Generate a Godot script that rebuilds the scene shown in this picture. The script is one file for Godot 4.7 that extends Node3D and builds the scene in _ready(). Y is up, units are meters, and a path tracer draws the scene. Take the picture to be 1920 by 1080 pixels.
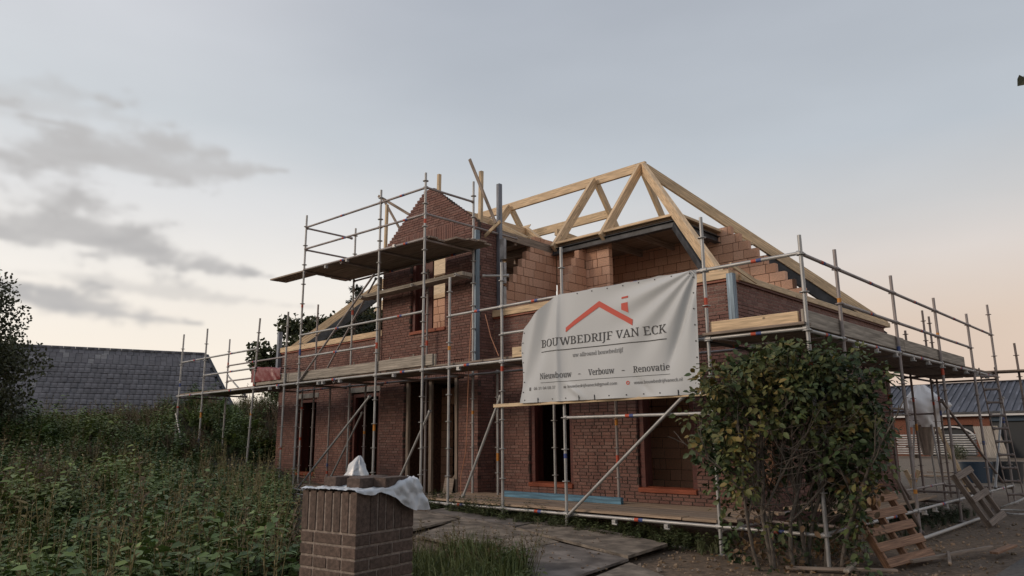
extends Node3D
# A brick house under construction in scaffolding, at dusk. Metres, y up; x runs along the front of the house, -z into it.

const EYE := Vector3(0, 1.55, 0)
const FWD := Vector3(-0.691, 0, -0.723)
const RGT := Vector3(0.723, 0, -0.691)
var R := RandomNumberGenerator.new()
var taken := {}
var M := {}
var boxes := {}


class Geo:
	var v := PackedVector3Array()
	var n := PackedVector3Array()
	var c := PackedColorArray()
	var t := PackedVector2Array()
	var i := PackedInt32Array()

	func quad(a: Vector3, b: Vector3, d: Vector3, e: Vector3, nn: Vector3, col := Color.WHITE, uo := Vector2.ZERO, us := Vector2.ONE) -> void:
		var k := v.size()
		v.append_array([a, b, d, e])
		n.append_array([nn, nn, nn, nn])
		c.append_array([col, col, col, col])
		t.append_array([uo, uo + Vector2(us.x, 0), uo + us, uo + Vector2(0, us.y)])
		if (b - a).cross(d - a).dot(nn) > 0:
			i.append_array([k, k + 2, k + 1, k, k + 3, k + 2])
		else:
			i.append_array([k, k + 1, k + 2, k, k + 2, k + 3])

	func tri(a: Vector3, b: Vector3, d: Vector3, nn: Vector3, col := Color.WHITE, ta := Vector2.ZERO, tb := Vector2(1, 0), td := Vector2(1, 1)) -> void:
		var k := v.size()
		v.append_array([a, b, d])
		n.append_array([nn, nn, nn])
		c.append_array([col, col, col])
		t.append_array([ta, tb, td])
		if (b - a).cross(d - a).dot(nn) > 0:
			i.append_array([k, k + 2, k + 1])
		else:
			i.append_array([k, k + 1, k + 2])

	func box(o: Vector3, x: Vector3, y: Vector3, z: Vector3, col := Color.WHITE, back := true) -> void:
		# o centre, x y z half axes
		var uo := Vector2(fposmod(o.x * 3.7 + o.z * 1.3, 7.0), fposmod(o.y * 5.1 + o.z, 7.0))
		var lx := x.length() * 2.0
		var ly := y.length() * 2.0
		var lz := z.length() * 2.0
		quad(o + z - x - y, o + z + x - y, o + z + x + y, o + z - x + y, z.normalized(), col, uo, Vector2(lx, ly))
		if back:
			quad(o - z - x - y, o - z + x - y, o - z + x + y, o - z - x + y, -z.normalized(), col, uo, Vector2(lx, ly))
		quad(o - x - z - y, o - x + z - y, o - x + z + y, o - x - z + y, -x.normalized(), col, uo, Vector2(lz, ly))
		quad(o + x - z - y, o + x + z - y, o + x + z + y, o + x - z + y, x.normalized(), col, uo, Vector2(lz, ly))
		quad(o + y - x - z, o + y + x - z, o + y + x + z, o + y - x + z, y.normalized(), col, uo, Vector2(lx, lz))
		quad(o - y - x - z, o - y + x - z, o - y + x + z, o - y - x + z, -y.normalized(), col, uo, Vector2(lx, lz))

	func tube(a: Vector3, b: Vector3, r: float, m := 10, col := Color.WHITE, r2 := -1.0, caps := true) -> void:
		if r2 < 0.0:
			r2 = r
		var w := (b - a).normalized()
		var p := w.cross(Vector3(0.31, 0.17, 0.93) if absf(w.z) < 0.9 else Vector3.RIGHT).normalized()
		var q := w.cross(p)
		var len := a.distance_to(b)
		var k := v.size()
		for j in m + 1:
			var g := TAU * j / m
			var nn := p * cos(g) + q * sin(g)
			v.append_array([a + nn * r, b + nn * r2])
			n.append_array([nn, nn])
			c.append_array([col, col])
			t.append_array([Vector2(0, float(j) / m * 0.3), Vector2(len, float(j) / m * 0.3)])
		for j in m:
			var e := k + j * 2
			i.append_array([e, e + 1, e + 2, e + 1, e + 3, e + 2])
		if caps:
			for s in 2:
				var ce := a if s == 0 else b
				var rr := r if s == 0 else r2
				var nn := -w if s == 0 else w
				for j in m:
					var g := TAU * j / m
					var h := TAU * (j + 1) / m
					tri(ce, ce + (p * cos(g) + q * sin(g)) * rr, ce + (p * cos(h) + q * sin(h)) * rr, nn, col)

	func leaf(p: Vector3, d: Vector3, nn: Vector3, l: float, w: float, col: Color) -> void:
		# a leaf folded along its midrib: p stalk, d along it, nn its face
		var s := d.cross(nn).normalized() * w * 0.5
		var up := nn * w * 0.15
		var k := v.size()
		var tip := p + d * l - nn * l * 0.08
		v.append_array([p, p + d * l * 0.28 + s * 0.92 + up, p + d * l * 0.66 + s * 0.78 + up * 0.6, tip, p + d * l * 0.66 - s * 0.78 + up * 0.6, p + d * l * 0.28 - s * 0.92 + up])
		var n1 := (nn - s.normalized() * 0.3).normalized()
		var n2 := (nn + s.normalized() * 0.3).normalized()
		n.append_array([nn, n1, n1, nn, n2, n2])
		c.append_array([col, col, col, col, col, col])
		t.append_array([Vector2(0, 0), Vector2(0.3, 0.5), Vector2(0.7, 0.5), Vector2(1, 0), Vector2(0.7, -0.5), Vector2(0.3, -0.5)])
		i.append_array([k, k + 2, k + 1, k, k + 3, k + 2, k, k + 4, k + 3, k, k + 5, k + 4])

	func mesh() -> ArrayMesh:
		var a := []
		a.resize(Mesh.ARRAY_MAX)
		a[Mesh.ARRAY_VERTEX] = v
		a[Mesh.ARRAY_NORMAL] = n
		a[Mesh.ARRAY_COLOR] = c
		a[Mesh.ARRAY_TEX_UV] = t
		a[Mesh.ARRAY_INDEX] = i
		var m := ArrayMesh.new()
		m.add_surface_from_arrays(Mesh.PRIMITIVE_TRIANGLES, a)
		return m


# ---------------------------------------------------------------- naming
func numbered(parent: Node, called: String) -> String:
	var key := str(parent.get_instance_id()) + called
	var k: int = taken.get(key, 0)
	taken[key] = k + 1
	return called if k == 0 else "%s_%03d" % [called, k]


func tag(o: Node, label: String, category: String, group := "", kind := "") -> Node:
	o.set_meta("label", label)
	o.set_meta("category", category)
	if group:
		o.set_meta("group", group)
	if kind:
		o.set_meta("kind", kind)
	return o


func thing(called: String, label: String, category: String, at := Vector3.ZERO, group := "") -> Node3D:
	var o := Node3D.new()
	o.name = numbered(self, called)
	o.position = at
	add_child(o)
	tag(o, label, category, group)
	return o


func put(m: Mesh, called: String, material: Material, parent: Node, xf := Transform3D()) -> MeshInstance3D:
	var o := MeshInstance3D.new()
	o.mesh = m
	o.material_override = material
	o.name = numbered(parent, called)
	o.transform = xf
	parent.add_child(o)
	return o


# a chamfered box of a given size, u along its x axis; shared between equal sizes
func block_mesh(s: Vector3, b := 0.004, variant := 0) -> ArrayMesh:
	var key := "%.3f %.3f %.3f %.3f %d" % [s.x, s.y, s.z, b, variant]
	if boxes.has(key):
		return boxes[key]
	var g := Geo.new()
	var h := s * 0.5
	var uo := Vector2(R.randf() * 9.0, R.randf() * 9.0)
	for ax in 3:
		for sg in [-1.0, 1.0]:
			var a1 := (ax + 1) % 3
			var a2 := (ax + 2) % 3
			if a2 == 0:
				a2 = a1
				a1 = 0
			var p := []
			for q in [[-1.0, -1.0], [1.0, -1.0], [1.0, 1.0], [-1.0, 1.0]]:
				var w := Vector3()
				w[ax] = sg * h[ax]
				w[a1] = q[0] * (h[a1] - b)
				w[a2] = q[1] * (h[a2] - b)
				p.append(w)
			var nn := Vector3()
			nn[ax] = sg
			g.quad(p[0], p[1], p[2], p[3], nn, Color.WHITE, uo + Vector2(ax * 0.7, 0), Vector2(s[a1], s[a2]))
	if b > 0.0:
		for ax in 3:
			var a1 := (ax + 1) % 3
			var a2 := (ax + 2) % 3
			for s1 in [-1.0, 1.0]:
				for s2 in [-1.0, 1.0]:
					var p := []
					for q in [[-1.0, 0], [1.0, 0], [1.0, 1], [-1.0, 1]]:
						var w := Vector3()
						w[ax] = q[0] * (h[ax] - b)
						w[a1] = s1 * (h[a1] - (b if q[1] == 1 else 0.0))
						w[a2] = s2 * (h[a2] - (0.0 if q[1] == 1 else b))
						p.append(w)
					var nn := Vector3()
					nn[a1] = s1
					nn[a2] = s2
					g.quad(p[0], p[1], p[2], p[3], nn.normalized(), Color.WHITE, uo, Vector2(s[ax], b))
		for sx in [-1.0, 1.0]:
			for sy in [-1.0, 1.0]:
				for sz in [-1.0, 1.0]:
					var sv := Vector3(sx, sy, sz)
					g.tri(sv * (h - Vector3(0, b, b)), sv * (h - Vector3(b, 0, b)), sv * (h - Vector3(b, b, 0)), sv.normalized(), Color.WHITE, uo, uo, uo)
	boxes[key] = g.mesh()
	return boxes[key]


# a straight piece of timber, steel or board from a to b; w across, h along up
func beam(parent: Node, called: String, a: Vector3, b: Vector3, w: float, h: float, material: Material, up := Vector3.UP, bevel := 0.004) -> MeshInstance3D:
	var x := (b - a).normalized()
	var z := x.cross(up).normalized()
	var y := z.cross(x)
	return put(block_mesh(Vector3(a.distance_to(b), h, w), bevel, R.randi()), called, material, parent, Transform3D(Basis(x, y, z), (a + b) * 0.5))


# ---------------------------------------------------------------- materials
func noise_image(size: int, freq: float, oct: int, lo: float, hi: float, sd: int, stretch := Vector2.ONE, tint := Color.WHITE, fleck := 0.0, knots := 0) -> ImageTexture:
	var f := FastNoiseLite.new()
	f.seed = sd
	f.noise_type = FastNoiseLite.TYPE_SIMPLEX_SMOOTH
	f.frequency = freq
	f.fractal_octaves = oct
	f.fractal_gain = 0.6
	var raw := f.get_seamless_image(size, size) if stretch == Vector2.ONE else null
	var im := Image.create(size, size, false, Image.FORMAT_RGB8)
	var q := RandomNumberGenerator.new()
	q.seed = sd
	for y in size:
		for x in size:
			var k := 0.0
			if raw:
				k = raw.get_pixel(x, y).r
			else:
				var e := absf(2.0 * x / size - 1.0)
				k = clampf(f.get_noise_2d(x * stretch.x, y * stretch.y) * 0.9 * (1.0 - pow(e, 8.0)) + 0.5, 0, 1)
			k = lerpf(lo, hi, k)
			if fleck > 0.0 and q.randf() < fleck:
				k *= q.randf_range(0.55, 1.25)
			im.set_pixel(x, y, Color(clampf(k * tint.r, 0, 1), clampf(k * tint.g, 0, 1), clampf(k * tint.b, 0, 1)))
	for k in knots:
		var cx := q.randi_range(30, size - 30)
		var cy := q.randi_range(10, size - 10)
		var rx := q.randf_range(6.0, 11.0)
		for y in range(-14, 15):
			for x in range(-14, 15):
				var e := Vector2(x / rx, y / (rx * 0.75)).length()
				if e < 1.25:
					var px := posmod(cx + x, size)
					var py := posmod(cy + y, size)
					im.set_pixel(px, py, im.get_pixel(px, py) * lerpf(0.62, 1.0, smoothstep(0.35, 1.25, e)))
	im.generate_mipmaps()
	return ImageTexture.create_from_image(im)


func mat(c: Color, rough := 0.85, tex: Texture2D = null, scale := 1.0, metal := 0.0, tri := false) -> StandardMaterial3D:
	var m := StandardMaterial3D.new()
	m.albedo_color = c.linear_to_srgb()
	m.roughness = rough
	m.metallic = metal
	if tex:
		m.albedo_texture = tex
		m.uv1_scale = Vector3(scale, scale, scale)
		if tri:
			m.uv1_triplanar = true
			m.uv1_world_triplanar = true
	return m


func vmat(rough := 0.9, tex: Texture2D = null, scale := 1.0, tri := false) -> StandardMaterial3D:
	var m := mat(Color.WHITE, rough, tex, scale, 0.0, tri)
	m.vertex_color_use_as_albedo = true
	return m


func make_materials() -> void:
	var grit := noise_image(256, 0.05, 4, 0.62, 1.0, 3, Vector2.ONE, Color.WHITE, 0.12)
	var blotch := noise_image(256, 0.012, 5, 0.5, 1.0, 5)
	var grain := noise_image(512, 0.02, 4, 0.72, 1.0, 7, Vector2(0.16, 2.6), Color.WHITE, 0.0, 9)
	var worn := noise_image(512, 0.02, 5, 0.6, 1.0, 9, Vector2(0.12, 3.2), Color.WHITE, 0.03)
	M.grit = grit
	var soft := noise_image(256, 0.04, 4, 0.86, 1.0, 15, Vector2.ONE, Color.WHITE, 0.06)
	M.blotch = blotch
	M.brick = vmat(0.92, grit, 3.0)
	for k in 6:
		M["brick%d" % k] = mat(brick_tone(k), 0.92, grit, 3.0)
		M["pbrick%d" % k] = mat(Color(0.215, 0.147, 0.116).lerp(Color(0.170, 0.117, 0.093), k / 5.0), 0.9, grit, 2.0)
		M["block%d" % k] = mat(Color(0.86, 0.53, 0.37).lerp(Color(0.72, 0.41, 0.27), k / 5.0), 0.92, soft, 2.0)
	M.mortar = mat(Color(0.13, 0.10, 0.085), 0.95, grit, 1.5, 0.0, true)
	M.fresh_mortar = mat(Color(0.46, 0.37, 0.32), 0.95, grit, 1.5, 0.0, true)
	M.pmortar = mat(Color(0.46, 0.37, 0.31), 0.95, grit, 2.0, 0.0, true)
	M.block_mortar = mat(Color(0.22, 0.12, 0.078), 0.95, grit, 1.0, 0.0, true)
	M.blocks = vmat(0.92, soft, 2.0)
	M.timber = mat(Color(0.90, 0.66, 0.41), 0.7, grain, 0.8)
	M.timber2 = mat(Color(0.86, 0.65, 0.41), 0.72, grain, 0.9)
	M.oldwood = mat(Color(0.47, 0.37, 0.29), 0.85, worn, 0.8)
	M.greywood = mat(Color(0.56, 0.49, 0.405), 0.85, worn, 0.7)
	M.deckwood = mat(Color(0.44, 0.34, 0.27), 0.85, worn, 0.7)
	M.freshply = mat(Color(0.60, 0.44, 0.31), 0.8, worn, 0.6)
	M.redwood = mat(Color(0.135, 0.032, 0.022), 0.6, grain, 1.0)
	M.sill = mat(Color(0.40, 0.105, 0.05), 0.55, grain, 1.0)
	M.bluewood = mat(Color(0.14, 0.33, 0.48), 0.6, worn, 0.8)
	M.palletwood = mat(Color(0.50, 0.28, 0.17), 0.8, worn, 1.2)
	M.palletgrey = mat(Color(0.34, 0.27, 0.22), 0.85, worn, 1.2)
	M.tube = mat(Color(0.66, 0.65, 0.63), 0.45, worn, 1.3, 0.3)
	M.tube2 = mat(Color(0.50, 0.44, 0.42), 0.5, worn, 1.3, 0.2)
	M.tube3 = mat(Color(0.38, 0.31, 0.28), 0.6, worn, 1.3, 0.15)
	M.bandred = mat(Color(0.50, 0.08, 0.04), 0.6)
	M.bandblue = mat(Color(0.06, 0.09, 0.25), 0.6)
	M.bandorange = mat(Color(0.6, 0.25, 0.04), 0.6)
	M.steel = mat(Color(0.09, 0.095, 0.105), 0.55, blotch, 0.6, 0.2)
	M.profile = mat(Color(0.27, 0.37, 0.46), 0.5, worn, 0.8, 0.3)
	M.profgrey = mat(Color(0.33, 0.36, 0.42), 0.5, worn, 0.8, 0.3)
	M.concrete = mat(Color(0.40, 0.38, 0.35), 0.9, blotch, 0.5, 0.0, true)
	M.ceiling = mat(Color(0.42, 0.31, 0.22), 0.85, worn, 0.5)
	M.canvas = mat(Color(0.535, 0.555, 0.565), 0.6)
	M.plastic = mat(Color(0.66, 0.68, 0.70), 0.3)
	M.plastic.backlight_enabled = true
	M.plastic.backlight = Color(0.12, 0.12, 0.12)
	M.inkred = mat(Color(0.56, 0.075, 0.045), 0.6)
	M.ink = mat(Color(0.03, 0.03, 0.032), 0.6)
	M.inkgrey = mat(Color(0.16, 0.16, 0.16), 0.6)
	M.redplastic = mat(Color(0.20, 0.032, 0.032), 0.4)
	M.redplastic.cull_mode = BaseMaterial3D.CULL_DISABLED
	M.plate = mat(Color(0.34, 0.295, 0.26), 0.7, blotch, 0.6)
	M.platewood = mat(Color(0.38, 0.315, 0.25), 0.8, blotch, 0.8)
	M.leaf = vmat(0.6)
	M.leaf.backlight_enabled = true
	M.leaf.backlight = Color(0.16, 0.20, 0.07)
	M.bark = mat(Color(0.20, 0.17, 0.14), 0.9, grit, 1.0)
	M.twig = mat(Color(0.115, 0.085, 0.068), 0.9)
	M.soil = vmat(0.97, noise_image(512, 0.03, 5, 0.55, 1.0, 12, Vector2.ONE, Color.WHITE, 0.2), 0.6, true)
	M.clod = vmat(0.97)
	M.tile = vmat(0.75, worn, 1.0)
	M.barnroof = mat(Color(0.15, 0.16, 0.20), 0.6, blotch, 0.2)
	M.barnbrick = mat(Color(0.27, 0.105, 0.065), 0.9, grit, 1.0)
	M.trim = mat(Color(0.6, 0.6, 0.6), 0.6)
	M.dark = mat(Color(0.016, 0.02, 0.024), 0.5)
	M.darkblue = mat(Color(0.02, 0.045, 0.075), 0.45)
	M.hose = mat(Color(0.55, 0.25, 0.14), 0.6)
	M.whitehose = mat(Color(0.46, 0.44, 0.41), 0.5)
	M.sheet = mat(Color(0.86, 0.85, 0.84), 0.55)
	M.insul = mat(Color(0.62, 0.62, 0.62), 0.7, blotch, 0.6)


func brick_tone(k: int) -> Color:
	return [Color(0.360, 0.185, 0.150), Color(0.300, 0.148, 0.122), Color(0.400, 0.208, 0.168), Color(0.265, 0.145, 0.126), Color(0.340, 0.165, 0.134), Color(0.400, 0.238, 0.200)][k].lerp(Color(0.340, 0.184, 0.148), 0.35)


# ---------------------------------------------------------------- ground level
func plan(d: float, l: float) -> Vector3:
	return FWD * d + RGT * l


func ground_at(x: float, z: float) -> float:
	var d := -0.691 * x - 0.723 * z
	var l := 0.723 * x - 0.691 * z
	var h := clampf(0.02 + (-x - 4.5) * 0.03, -0.06, 0.22)
	h *= 1.0 - smoothstep(-9.0, -5.0, z) * 0.6
	if l < 0.0:
		h += 1.75 * exp(-0.5 * (pow((l + 13.6) / 3.4, 2.0) + pow((d - 18.5) / 4.2, 2.0)))
		h += 2.35 * exp(-0.5 * (pow((l + 10.8) / 4.6, 2.0) + pow((d - 28.0) / 3.0, 2.0)))
		h += 0.35 * exp(-0.5 * (pow((l + 6.0) / 2.5, 2.0) + pow((d - 11.0) / 3.5, 2.0)))
	return h


# ---------------------------------------------------------------- sky
func make_sky() -> ImageTexture:
	var w := 1536
	var h := 768
	var im := Image.create(w, h, false, Image.FORMAT_RGBF)
	var f := FastNoiseLite.new()
	f.seed = 21
	f.noise_type = FastNoiseLite.TYPE_SIMPLEX_SMOOTH
	f.frequency = 1.0
	f.fractal_octaves = 6
	f.fractal_gain = 0.5
	var glow := Vector3(-0.93, 0, 0.36).normalized()
	# cloud bands: height at 25 degrees left, slope, half thickness, where they end, strength
	var bands := [[19.4, -0.10, 2.4, 17.0, 0.8], [16.0, 0.05, 2.8, 26.0, 0.92], [12.8, 0.12, 2.2, 17.5, 0.95], [8.4, 0.09, 1.4, 22.0, 0.95], [10.4, 0.05, 0.5, 13.0, 0.4], [22.0, 0.0, 1.4, 26.0, 0.35]]
	for y in h:
		var el := (0.5 - (y + 0.5) / h) * PI
		var dy := sin(el)
		var r := cos(el)
		var deg := rad_to_deg(maxf(el, 0.0))
		for x in w:
			var az := (x + 0.5) / w * TAU
			var d := Vector3(sin(az) * r, dy, -cos(az) * r)
			var side := clampf(Vector3(sin(az), 0, -cos(az)).dot(glow) * 0.5 + 0.5, 0, 1)
			var cold := ramp([2.0, 7.5, 12.5, 16.0, 21.0, 33.0, 60.0], [Color(0.865, 0.775, 0.705), Color(0.875, 0.80, 0.737), Color(0.862, 0.83, 0.808), Color(0.80, 0.80, 0.803), Color(0.737, 0.765, 0.796), Color(0.686, 0.711, 0.750), Color(0.60, 0.63, 0.69)], deg)
			var warm := ramp([2.0, 9.0, 11.5, 17.0, 23.0, 33.0, 60.0], [Color(0.985, 0.93, 0.855), Color(0.97, 0.94, 0.90), Color(0.957, 0.937, 0.91), Color(0.89, 0.89, 0.893), Color(0.820, 0.840, 0.858), Color(0.82, 0.825, 0.85), Color(0.66, 0.68, 0.72)], deg)
			var wl := smoothstep(0.42, 0.86, side)
			var wh := smoothstep(0.70, 0.95, side)
			var c := cold.lerp(warm, lerpf(wl, wh, smoothstep(12.0, 28.0, deg)))
			if deg > 0.3 and deg < 40.0:
				# a bank of flat grey cloud on the sunset side
				var lf := rad_to_deg(angle_difference(az, deg_to_rad(-43.7)))
				if lf > 12.0 and lf < 95.0:
					var n1 := f.get_noise_2d(lf * 0.055 + deg * 0.012, deg * 0.21)
					var n2 := f.get_noise_2d(lf * 0.16 + 40.0, deg * 0.52 + n1 * 0.8)
					var n3 := f.get_noise_2d(lf * 0.42 - 20.0, deg * 0.95 + n2)
					var n := n1 * 0.9 + n2 * 0.95 + n3 * 0.5
					var m := 0.0
					for q in bands:
						var thick: float = q[2] * smoothstep(q[3], q[3] + 11.0, lf)
						if thick < 0.02:
							continue
						var off: float = (deg - (q[0] + q[1] * (lf - 25.0))) / thick
						# flat lower edge, frayed upper edge
						off *= 1.15 if off < 0.0 else 0.8
						m = maxf(m, smoothstep(-0.35, 0.75, 0.70 - absf(off) + n * 1.15) * q[4])
					c = c.lerp(Color(0.725, 0.718, 0.716), m * (0.86 + 0.3 * n2))
				var thin := f.get_noise_2d(az * 2.0 + 30.0, deg * 0.12) * 0.018
				c = Color(c.r + thin, c.g + thin, c.b + thin)
			if dy < 0.0:
				c = Color(0.30, 0.27, 0.25)
			im.set_pixel(x, y, c.srgb_to_linear())
	return ImageTexture.create_from_image(im)


func ramp(at: Array, cols: Array, x: float) -> Color:
	if x <= at[0]:
		return cols[0]
	for k in at.size() - 1:
		if x < at[k + 1]:
			return (cols[k] as Color).lerp(cols[k + 1], (x - at[k]) / (at[k + 1] - at[k]))
	return cols[-1]


func make_camera_and_light() -> void:
	var cam := Camera3D.new()
	cam.name = "camera"
	var yaw := deg_to_rad(43.7)
	var pitch := deg_to_rad(11.68)
	var roll := deg_to_rad(-0.453)
	var f0 := Vector3(-sin(yaw), 0, -cos(yaw))
	var r0 := Vector3(cos(yaw), 0, -sin(yaw))
	var fw := f0 * cos(pitch) + Vector3.UP * sin(pitch)
	var up := Vector3.UP * cos(pitch) - f0 * sin(pitch)
	var rt := r0 * cos(roll) + up * sin(roll)
	up = up * cos(roll) - r0 * sin(roll)
	cam.transform = Transform3D(Basis(rt, up, -fw), EYE)
	cam.fov = 43.41
	cam.near = 0.05
	cam.far = 2000.0
	add_child(cam)
	cam.current = true

	var we := WorldEnvironment.new()
	we.name = "environment"
	var env := Environment.new()
	env.background_mode = Environment.BG_SKY
	var sky := Sky.new()
	var pan := PanoramaSkyMaterial.new()
	pan.panorama = make_sky()
	sky.sky_material = pan
	env.sky = sky
	env.tonemap_mode = Environment.TONE_MAPPER_LINEAR
	env.tonemap_exposure = 1.0
	env.sdfgi_enabled = true
	env.ssao_enabled = true
	env.ssil_enabled = true
	we.environment = env
	add_child(we)

	var sun := DirectionalLight3D.new()
	sun.name = "sun"
	sun.light_energy = 0.42
	sun.light_color = Color(1.0, 0.91, 0.82)
	sun.light_angular_distance = 16.0
	sun.shadow_enabled = true
	sun.look_at_from_position(Vector3(-0.52, 0.38, 0.80), Vector3.ZERO)
	add_child(sun)


# ---------------------------------------------------------------- masonry
# free stretches of one course: [from, to] minus the openings that cross height v
func stretches(u0: float, u1: float, v: float, holes: Array) -> Array:
	var out := [[u0, u1]]
	for hole in holes:
		var q: Rect2 = hole
		if v < q.position.y or v > q.end.y:
			continue
		var nx := []
		for s in out:
			if q.end.x <= s[0] or q.position.x >= s[1]:
				nx.append(s)
				continue
			if q.position.x > s[0]:
				nx.append([s[0], q.position.x])
			if q.end.x < s[1]:
				nx.append([q.end.x, s[1]])
		out = nx
	return out


# a face of brickwork: single bricks standing proud of recessed mortar. span(v) gives [from, to] at height v.
func brickwork(parent: Node, at: Vector3, ux: Vector3, nn: Vector3, height: float, span: Callable, holes: Array, single := Rect2(), fresh := 99.0) -> MeshInstance3D:
	var back := Geo.new()
	var pale := Geo.new()
	var rest := Geo.new()
	var solo := []
	var row := 0
	var v := 0.0
	while v < height:
		var sp: Array = span.call(v + 0.03)
		for s in stretches(sp[0], sp[1], v + 0.03, holes):
			var w: float = s[1] - s[0]
			if w < 0.03:
				continue
			var g := pale if v > fresh else back
			g.box(at + ux * (s[0] + w * 0.5) + Vector3.UP * (v + 0.03125) - nn * (0.062 if v <= fresh else 0.056), ux * (w * 0.5 - 0.006), Vector3.UP * 0.03125, nn * 0.05)
			var u: float = s[0] + (0.0 if row % 2 == 0 else -0.11) - (R.randi() % 2) * 0.055
			while u < s[1] - 0.02:
				var l := 0.21 if R.randf() < 0.78 else 0.1
				var a := maxf(u, s[0])
				var b := minf(u + l, s[1])
				u += l + 0.011
				if b - a < 0.035:
					continue
				var tone := R.randi() % 6
				var mid := Vector2((a + b) * 0.5, v + 0.028)
				var jit := R.randf_range(-0.004, 0.002)
				var o := at + ux * mid.x + Vector3.UP * (mid.y + R.randf_range(-0.0015, 0.0015)) + nn * (jit - 0.045)
				if single.has_point(mid):
					solo.append([o, snappedf(b - a, 0.02), tone])
				else:
					var c := brick_tone(tone) * R.randf_range(0.88, 1.10)
					rest.box(o, ux * (b - a) * 0.5, Vector3.UP * 0.0255, nn * 0.045, c, false)
		v += 0.0625
		row += 1
	var part := put(back.mesh(), "brick_wall", M.mortar, parent)
	if pale.v.size():
		put(pale.mesh(), "pointing", M.fresh_mortar, part)
	if rest.v.size():
		var o := put(rest.mesh(), "brick_courses", M.brick, part)
		o.set_meta("kind", "stuff")
	for b in solo:
		put(block_mesh(Vector3(b[1], 0.051, 0.09), 0.003, R.randi() % 3), "brick", M["brick%d" % b[2]], part, Transform3D(Basis(ux, Vector3.UP, nn), b[0]))
	return part


# bricks standing on end over an opening
func soldiers(part: Node, at: Vector3, ux: Vector3, nn: Vector3, u0: float, u1: float, v0: float, h: float) -> void:
	var u := u0
	var mid := (u0 + u1) * 0.5
	while u < u1:
		var o := at + ux * (u + 0.026) + Vector3.UP * (v0 + h * 0.5) + nn * (R.randf_range(-0.003, 0.003) - 0.04)
		var lean := (u - mid) * 0.09
		var up := (Vector3.UP + ux * lean).normalized()
		put(block_mesh(Vector3(0.052, h, 0.09), 0.003), "soldier_brick", M["brick%d" % (R.randi() % 6)], part, Transform3D(Basis(ux, up, ux.cross(up).normalized()).orthonormalized(), o))
		u += 0.0635


# a wall of large clay blocks, each its own piece; span(v) as above
func blockwork(parent: Node, at: Vector3, ux: Vector3, nn: Vector3, v0: float, v1: float, span: Callable, holes := [], thick := 0.14) -> void:
	var core := Geo.new()
	var list := []
	var row := 0
	var v := v0
	while v < v1 - 0.05:
		var sp: Array = span.call(v + 0.1)
		for s in stretches(sp[0], sp[1], v + 0.1, holes):
			var w: float = s[1] - s[0]
			if w < 0.08:
				continue
			core.box(at + ux * (s[0] + w * 0.5) + Vector3.UP * (v + 0.107) - nn * thick * 0.5, ux * (w * 0.5 - 0.012), Vector3.UP * 0.107, nn * (thick * 0.5 - 0.012))
			var u: float = s[0]
			if row % 2:
				u -= 0.15
			while u < s[1] - 0.04:
				var l: float = [0.36, 0.36, 0.25, 0.36, 0.13][R.randi() % 5]
				var a := maxf(u, s[0])
				var b := minf(u + l, s[1])
				u += l + 0.012
				if b - a < 0.05:
					continue
				list.append([at + ux * (a + b) * 0.5 + Vector3.UP * (v + 0.105) - nn * (thick * 0.5 + R.randf_range(-0.004, 0.004)), snappedf(b - a, 0.01), R.randi() % 6])
		v += 0.215
		row += 1
	var part := put(core.mesh(), "block_wall", M.block_mortar, parent)
	var rest := Geo.new()
	for b in list:
		# the blocks that show largest, above the eaves, are pieces of their own; the rest are joined
		if b[0].y < 4.35 or b[0].z < -15.8:
			rest.box(b[0], ux * (b[1] * 0.5 - 0.002), Vector3.UP * 0.1025, nn * thick * 0.5, Color(0.86, 0.53, 0.37).lerp(Color(0.72, 0.41, 0.27), b[2] / 5.0))
			continue
		put(block_mesh(Vector3(b[1], 0.205, thick), 0.006, R.randi() % 3), "clay_block", M["block%d" % b[2]], part, Transform3D(Basis(ux, Vector3.UP, nn), b[0]))
	if rest.v.size():
		put(rest.mesh(), "clay_blocks", M.blocks, part).set_meta("kind", "stuff")


# ---------------------------------------------------------------- the house
const ZW := -11.3
const ZB := -10.8
const XS := -5.65
const XL := -20.8
const ZK := -19.3
const BL := -14.88
const BR := -11.36
const ZR := -15.4
const EAVE := 4.15


func slab(parent: Node, called: String, lo: Vector3, hi: Vector3, m: Material, bevel := 0.004) -> MeshInstance3D:
	return put(block_mesh(hi - lo, bevel, R.randi()), called, m, parent, Transform3D(Basis(), (lo + hi) * 0.5))


func window_frame(h: Node, x0: float, x1: float, y0: float, y1: float, z: float) -> void:
	# brown-red frame set back in the opening, its sill running out under it
	var zz := z - 0.11
	var f := put(block_mesh(Vector3(0.11, y1 - y0, 0.1), 0.004), "window_frame", M.redwood, h, Transform3D(Basis(), Vector3(x0 + 0.058, (y0 + y1) * 0.5, zz)))
	var o := f.position
	put(block_mesh(Vector3(0.11, y1 - y0, 0.1), 0.004), "jamb", M.redwood, f, Transform3D(Basis(), Vector3(x1 - 0.058, (y0 + y1) * 0.5, zz) - o))
	put(block_mesh(Vector3(x1 - x0 - 0.23, 0.1, 0.1), 0.004), "head", M.redwood, f, Transform3D(Basis(), Vector3((x0 + x1) * 0.5, y1 - 0.052, zz) - o))
	put(block_mesh(Vector3(x1 - x0 - 0.01, 0.075, 0.2), 0.006), "sill", M.sill, f, Transform3D(Basis(Vector3.RIGHT, 0.12), Vector3((x0 + x1) * 0.5, y0 - 0.035, z - 0.062) - o))
	# wide inner reveal board
	put(block_mesh(Vector3(0.03, y1 - y0 - 0.02, 0.24), 0.002), "reveal", M.redwood, f, Transform3D(Basis(), Vector3(x0 + 0.018, (y0 + y1) * 0.5, zz - 0.18) - o))


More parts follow.
